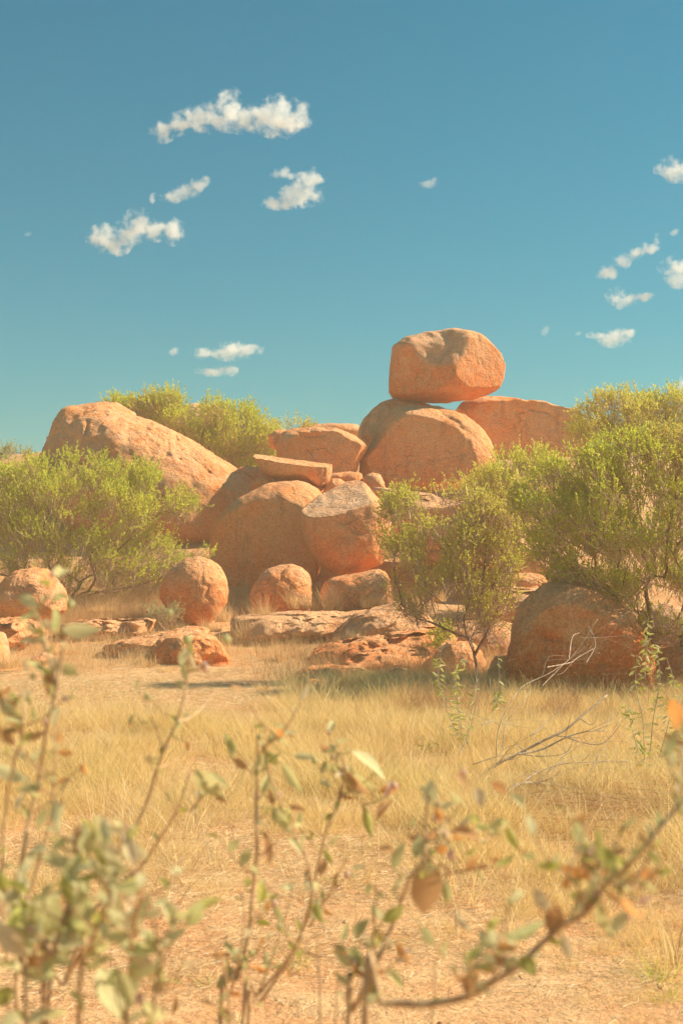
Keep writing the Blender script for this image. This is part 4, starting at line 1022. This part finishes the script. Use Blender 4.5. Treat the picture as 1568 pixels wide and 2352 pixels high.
weed('weed', 'thick out-of-focus branch sweeping up to the right edge, with a clump of dead leaves', 1.15,
     [(1.25, [(1600,1820),(1568,1842),(1523,1893),(1483,1944),(1432,2000),(1391,2030),(1356,2086),(1320,2112),(1280,2137),(1229,2182),(1193,2218),(1137,2254),(1087,2284),(1061,2294),(975,2309),(878,2309),(838,2352)]),
      (.7, [(1380,1960),(1370,2010),(1366,2070)]), (.6, [(1264,1990),(1310,2020),(1350,2080)]), (.6, [(1485,2040),(1440,2040),(1400,2030)]), (.6, [(1079,2200),(1078,2250),(1090,2284)]),
      (.6, [(1160,2230),(1150,2180),(1122,2172)])],
     [(1335,1923,74,-76,'d',1.2),(1396,1974,68,-60,'d',1.2),(1264,1987,66,0,'y'),(1310,2000,50,-20,'o'),(1356,2000,80,-72,'b'),(1244,2071,66,-60,'p'),(1208,2132,100,25,'G'),(1274,2111,70,72,'b',1.2),
      (1300,2177,56,-68,'p'),(1213,2218,50,-50,'d',1.3),(1389,2116,86,-80,'g'),(1422,2116,56,60,'G'),(1447,2091,60,-55,'o'),(1483,2065,40,10,'k'),(1493,2035,46,-30,'g'),(1452,1974,36,30,'G'),
      (1503,1972,44,-60,'g'),(1330,2055,44,20,'y'),(1366,2050,66,-60,'b'),(1076,2264,46,84,'b',1.3),(1079,2208,44,70,'b'),(1122,2172,44,-18,'g'),(1064,2121,50,-60,'p'),(1330,2010,60,-40,'o'),
      (1345,2060,50,30,'G'),(1410,2060,50,-40,'b'),(1380,1930,50,-80,'g'),(1400,2140,50,-60,'d')],
     [(1440,2110,16,'k'),(1475,2070,16,'k'),(1455,1975,14,'G')], fill=28, fill_kinds='gdbGoGgy', group='out-of-focus weeds close to the camera', root_px=838, r=.0022, spread=.06)
weed('weed', 'blurred leaf tips entering at the right edge', 1.3,
     [(1.0, [(1556,1600),(1575,1700),(1590,1850),(1600,2050),(1620,2352)]), (.6, [(1545,1700),(1565,1740),(1585,1790)])],
     [(1552,1640,70,-70,'o'),(1550,1700,50,-30,'b'),(1556,1780,80,80,'p'),(1548,1740,44,30,'G'),(1560,1850,60,-60,'g')], [(1553,1610,14,'p')], fill=3, group='out-of-focus weeds close to the camera')
weed('weed', 'bare thin dry stalks rising from the bottom edge near the centre', 1.6,
     [(.8, [(728,2142),(732,2240),(735,2352)]), (.7, [(457,2096),(480,2160),(513,2218),(530,2352)]), (.6, [(800,2240),(790,2300),(770,2352)]), (.6, [(1000,2200),(995,2280),(990,2352)]), (.6, [(398,2200),(385,2280),(380,2352)])],
     [(455,2100,24,80,'b'),(515,2290,34,40,'g'),(480,2310,46,-20,'b'),(400,2310,46,70,'b'),(520,2330,44,-30,'b')], (), fill=4, small=.6, group='out-of-focus weeds close to the camera')

# sharp green weeds in the middle distance
def mid_weed(label, D, stems, nleaf, kinds='yyygG', L=(12, 22), r=.004, mat='deadwood', group='green leafy weeds standing in the dry grass', droop=-.5, wide=.6):
    root = weed('weed', label, D, stems, (), (), 0, group=group, r=r, mat=mat, spread=.35)
    st = [o for o in root.children][0]
    for _ in range(nleaf):
        wf, pts = random.choice(stems); k = random.randrange(len(pts) - 1); t = random.random()
        x = pts[k][0] * (1 - t) + pts[k + 1][0] * t; y = pts[k][1] * (1 - t) + pts[k + 1][1] * t
        d = (random.choice((-1, 1)) * random.uniform(.3, 1), random.uniform(-.6, .6), droop + random.uniform(-.4, .9))
        put_leaf(root, at(x + random.uniform(-4, 4), y, D + random.uniform(-.15, .15)), d, random.uniform(*L) * D / F, random.choice(kinds), wide=wide)
mid_weed('leafy yellow-green weed with pale stems left of the fallen branches', 12.2,
         [(1, [(1052,1540),(1050,1600),(1060,1680),(1058,1760),(1060,1830)]), (.8, [(1060,1510),(1045,1570),(1052,1640),(1060,1700)]), (.8, [(1096,1560),(1085,1620),(1070,1700),(1062,1760)]),
          (.7, [(1010,1510),(1008,1560),(1022,1620),(1050,1690)]), (.7, [(972,1690),(974,1740),(978,1800),(985,1840)]), (.8, [(990,1700),(1000,1760),(1020,1800),(1040,1840)])], 220)
mid_weed('slim weed with hanging leaves left of the big shaded boulder', 13.5,
         [(1, [(1142,1500),(1146,1560),(1135,1610),(1128,1660),(1120,1700)]), (.6, [(1150,1580),(1140,1620)])], 34, L=(14, 24))
mid_weed('tall leafy weed in front of the right-hand tree trunk', 11.0,
         [(1, [(1462,1505),(1460,1580),(1475,1650),(1480,1760),(1484,1860)]), (.9, [(1505,1480),(1515,1560),(1500,1650),(1490,1760)]), (.8, [(1530,1510),(1548,1580),(1530,1680),(1500,1780)]),
          (.8, [(1440,1620),(1455,1690),(1475,1760)]), (.7, [(1488,1420),(1484,1500),(1480,1560)]), (.7, [(1560,1640),(1550,1700),(1520,1780)])], 260, L=(12, 22))
mid_weed('bright green leafy spike at the lower right of the fallen branches', 10.2,
         [(1, [(1480,1720),(1478,1780),(1480,1840),(1482,1880)])], 40, kinds='yyy', L=(14, 24), mat='stem_green', droop=.2)
mid_weed('short pair of green shoots in the grass, lower right', 9.0,
         [(1, [(1380,1870),(1382,1910),(1384,1960)]), (1, [(1292,1850),(1296,1900),(1294,1960)])], 30, kinds='yyG', L=(14, 26), mat='stem_green', droop=.4)
mid_weed('low green sprout at the right edge of the bare sand', 6.8,
         [(1, [(1555,2070),(1540,2085),(1530,2100)]), (1, [(1510,2078),(1522,2090),(1530,2100)])], 14, kinds='yy', L=(14, 26), mat='stem_green', droop=.2)
mid_weed('faint green shoot standing alone in the middle of the golden field', 12.0,
         [(1, [(520,1690),(522,1720),(523,1745)])], 14, kinds='yyG', L=(10, 18), mat='stem_green', droop=.5)

# fallen grey branches
def bl(lab, D, lines, r):
    lines = [(w_, p, d) for w_, p, d in lines]
    x, y = lines[0][1][0]; b = at(735 + x * .5312, 1225 + y * .5312, D)
    base = Vector((b.x, D, gz(b.x, D))); root = empty('fallen_branch', base); tag(root, lab, 'branch', 'fallen dead branches in the grass')
    for i, (wf, pts, dd) in enumerate(lines):
        pw = [at(735 + x * .5312, 1225 + y * .5312, D + dd * j / len(pts) + .05 * math.sin(i + j)) - base for j, (x, y) in enumerate(pts)]
        acc = Acc(); tube(acc, crom(pw, 6), r * wf, r * wf * .35, 6)
        cc = crom(pw, 6)
        for k in range(5 if i < 3 else 3):
            q = cc[random.randrange(3, len(cc) - 1)]; dd_ = unit(np.array([random.uniform(-.6, 1.2), random.uniform(-.8, .8), random.uniform(-.1, .8)])); ln = random.uniform(.12, .5)
            tube(acc, crom([q, q + dd_ * ln * .5 + RNG.normal(size=3) * .03, q + dd_ * ln + np.array([0, 0, -.08 * ln])], 3), r * wf * .28, r * .08, 4)
        link('limb' if i == 0 else 'side_branch', acc.mesh('limb', M['deadwood'], True), root)
bl('long grey fallen branch with forked twigs arching over the grass', 10.6,
   [(1.5, [(640,1110),(690,1060),(770,995),(850,958),(960,900),(1060,850),(1150,775),(1240,700)], .6), (.9, [(850,958),(960,935),(1060,885),(1150,858),(1240,855)], .4),
    (.42, [(760,985),(770,850),(820,740),(880,660),(1000,600),(1100,520),(1200,370)], 1.2), (.35, [(790,940),(800,830),(850,760),(905,680),(840,680)], .8), (.5, [(1060,880),(1130,905),(1220,910),(1300,830)], -.5),
    (.5, [(850,955),(960,965),(1060,950),(1100,880)], -.4), (.5, [(980,580),(1080,560),(1110,540),(1180,500)], .9), (.4, [(1075,540),(1090,450),(1120,430)], .9), (.45, [(920,870),(1000,800),(1060,740)], .5),
    (.5, [(660,1000),(760,968),(840,950)], .2), (.4, [(1150,560),(1190,480),(1160,400)], .5), (.45, [(700,830),(740,810),(770,830)], .3), (.4, [(600,960),(640,870),(680,700),(660,560)], .3)], .0105)
bl('dark thick fallen branch lying lowest in the grass', 9.6,
   [(1.7, [(790,1130),(870,1085),(960,1085),(1060,1100),(1150,1135)], .3), (.6, [(870,1085),(930,1040),(1040,1000),(1150,990),(1300,985),(1400,1000)], .8),
    (.5, [(1150,1120),(1160,1050),(1220,930),(1300,800)], .7), (.5, [(1060,1100),(1180,1110),(1290,1080),(1400,1040)], .7), (.4, [(940,1080),(1000,1020),(1100,970),(1230,960)], .4),
    (.35, [(1000,1090),(1020,1000),(1090,930)], .2), (.35, [(830,1100),(850,1060),(920,1040)], .1)], .010)
bl('bleached forked dead twigs sticking up in front of the big shaded boulder', 12.8,
   [(.9, [(960,660),(1010,610),(1060,560),(1110,520),(1160,480)], .5), (.6, [(1060,470),(1085,440),(1120,430)], 0), (.5, [(1075,440),(1085,500),(1075,540)], 0), (.5, [(980,550),(1060,545),(1130,545),(1210,515)], .2),
    (.5, [(1180,380),(1170,440),(1150,490)], .2), (.4, [(1180,770),(1220,730),(1225,620),(1240,615)], .1), (.4, [(880,770),(940,750),(1020,700)], .1)], .0045)
bl('two thin bare stalks left of the leafy yellow-green weed', 13.0,
   [(.8, [(560,730),(520,690),(508,600),(530,480)], .1), (.7, [(680,570),(670,660),(640,760),(610,850)], .1), (.5, [(700,820),(760,825),(770,835)], .1)], .006)

# ------------------------------------------------------------------ clouds
def cloud(blobs, label, dist=2600.0, dens=1.0):
    b = np.array(blobs, float); c = b[:, :2].mean(0); m = dist / F
    loc = at(c[0], c[1], dist)
    acc = Acc(); V0, F0 = ico(3)
    s = NT('cloud'); tc = s.n('TexCoord'); obj = tc.outputs['Object']
    nsc = 1 / (26 * m)
    nn = s.n('TexNoise'); nn.inputs['Scale'].default_value = nsc; nn.inputs['Detail'].default_value = 5; nn.inputs['Roughness'].default_value = .62
    s.l(obj, nn.inputs['Vector'])
    fld = None
    for (x, y, rx, ry) in b:
        L = ((x - c[0]) * m, 0, (c[1] - y) * m); rxm, rym = rx * m * 1.25, ry * m * 1.25; ryy = (rxm + rym) * .5
        acc.add(V0 * [rxm * 1.1, ryy * 1.1, rym * 1.1] + np.array(L), F0)
        mp = s.mapping(obj, loc=(-L[0] / rxm, 0, -L[2] / rym), scale=(1 / rxm, 1 / ryy, 1 / rym))
        ln = s.n('VectorMath', operation='LENGTH'); s.l(mp, ln.inputs[0])
        f = s.math('SUBTRACT', 1.0, ln.outputs['Value'])
        fld = f if fld is None else s.math('SMOOTH_MAX', fld, f, .15)
    d = s.math('ADD', fld, s.math('MULTIPLY', s.math('SUBTRACT', nn.outputs['Fac'], .53), 3.9))
    de = s.math('MULTIPLY', s.maprange(d, 0.0, .8), dens * .042)
    pv = s.n('VolumePrincipled'); pv.inputs['Color'].default_value = (.92, .965, 1, 1); pv.inputs['Anisotropy'].default_value = .0
    s.l(de, pv.inputs['Density']); s.l(pv.outputs[0], s.out.inputs['Volume'])
    o = link('cloud', acc.mesh('cloud', s.m), loc=loc)
    rm = o.modifiers.new('skin', 'REMESH'); rm.mode = 'VOXEL'; rm.voxel_size = 4 * m
    tag(o, label, 'cloud', 'small white clouds')
cloud([(372,300,26,22),(410,285,30,22),(450,272,34,26),(490,268,30,30),(525,250,32,40),(560,276,30,26),(600,268,34,28),(645,268,48,40),(690,262,24,28)], 'largest and highest white cloud, long and lumpy')
cloud([(710,408,32,20),(660,400,32,14),(690,445,44,26),(640,465,34,13)], 'ragged white cloud just below the right end of the largest cloud')
cloud([(390,452,24,12),(425,440,28,14),(455,425,20,14),(472,408,12,10),(350,455,8,12)], 'thin slanting cloud strip left of the ragged cloud')
cloud([(235,545,30,28),(268,558,28,24),(320,512,32,28),(300,530,34,24),(355,530,30,20),(398,530,24,26)], 'second largest cloud, at the left below the slanting strip')
cloud([(475,812,34,11),(530,805,38,19),(575,805,26,13)], 'flat oval cloud low above the skyline shrub')
cloud([(488,852,32,10),(526,852,18,12)], 'thin wedge of cloud just below the flat oval cloud')
cloud([(400,805,13,9)], 'tiny puff left of the flat oval cloud')
cloud([(985,420,20,9),(998,412,8,8)], 'tiny wisp alone in the sky right of the ragged cloud', dens=.6)
cloud([(1545,388,34,24),(1580,395,30,20)], 'rounded cloud cut by the right edge, highest on that side')
cloud([(1395,628,22,16),(1425,600,20,15),(1460,580,24,13),(1490,568,20,13),(1508,548,10,12)], 'narrow cloud streak slanting up to the right')
cloud([(1555,612,36,20),(1562,640,30,18)], 'cloud cut by the right edge, level with the slanting streak')
cloud([(1418,680,24,17),(1440,688,25,12),(1480,682,22,10),(1422,702,8,8)], 'small ragged cloud directly below the slanting streak')
cloud([(1375,770,24,9),(1410,775,34,18),(1440,765,18,10)], 'lowest flat cloud on the right, above the skyline shrub')
cloud([(1252,757,10,12)], 'faint wisp low in the sky just right of the balanced boulder', dens=.5)
cloud([(1328,765,9,5)], 'tiny fleck just left of the lowest flat cloud', dens=.7)
cloud([(1572,888,22,24)], 'corner of a cloud behind the skyline shrub at the right edge')
cloud([(1548,532,11,8)], 'tiny puff right of the top of the slanting streak')
cloud([(65,537,12,5)], 'faint fleck near the left edge', dens=.4)

# ------------------------------------------------------------------ loose stones and twigs on the sand
def stone(px, py, s_px, label, pale=.3):
    Y = EYE * F / (py - HY); m = Y / F; V, Fc = ico(3)
    n = fbm(V * 1.3 + px, 3, 7)[:, None]
    P = V * (1 + n * .5) * np.array([1, .8, .6]) * s_px * m
    me = mesh_np('stone', P, [Fc], M['rock'], True)
    x = (px - HX) * m; o = link('stone', me, loc=(x, Y, gz(x, Y) + s_px * m * .25)); o.color = (.3, .4, pale, 1)
    tag(o, label, 'stone')
stone(793, 2129, 9, 'small whitish stone lying on the bare sand at the bottom centre', .9)
stone(1012, 2345, 7, 'little orange stone at the very bottom edge', .0)
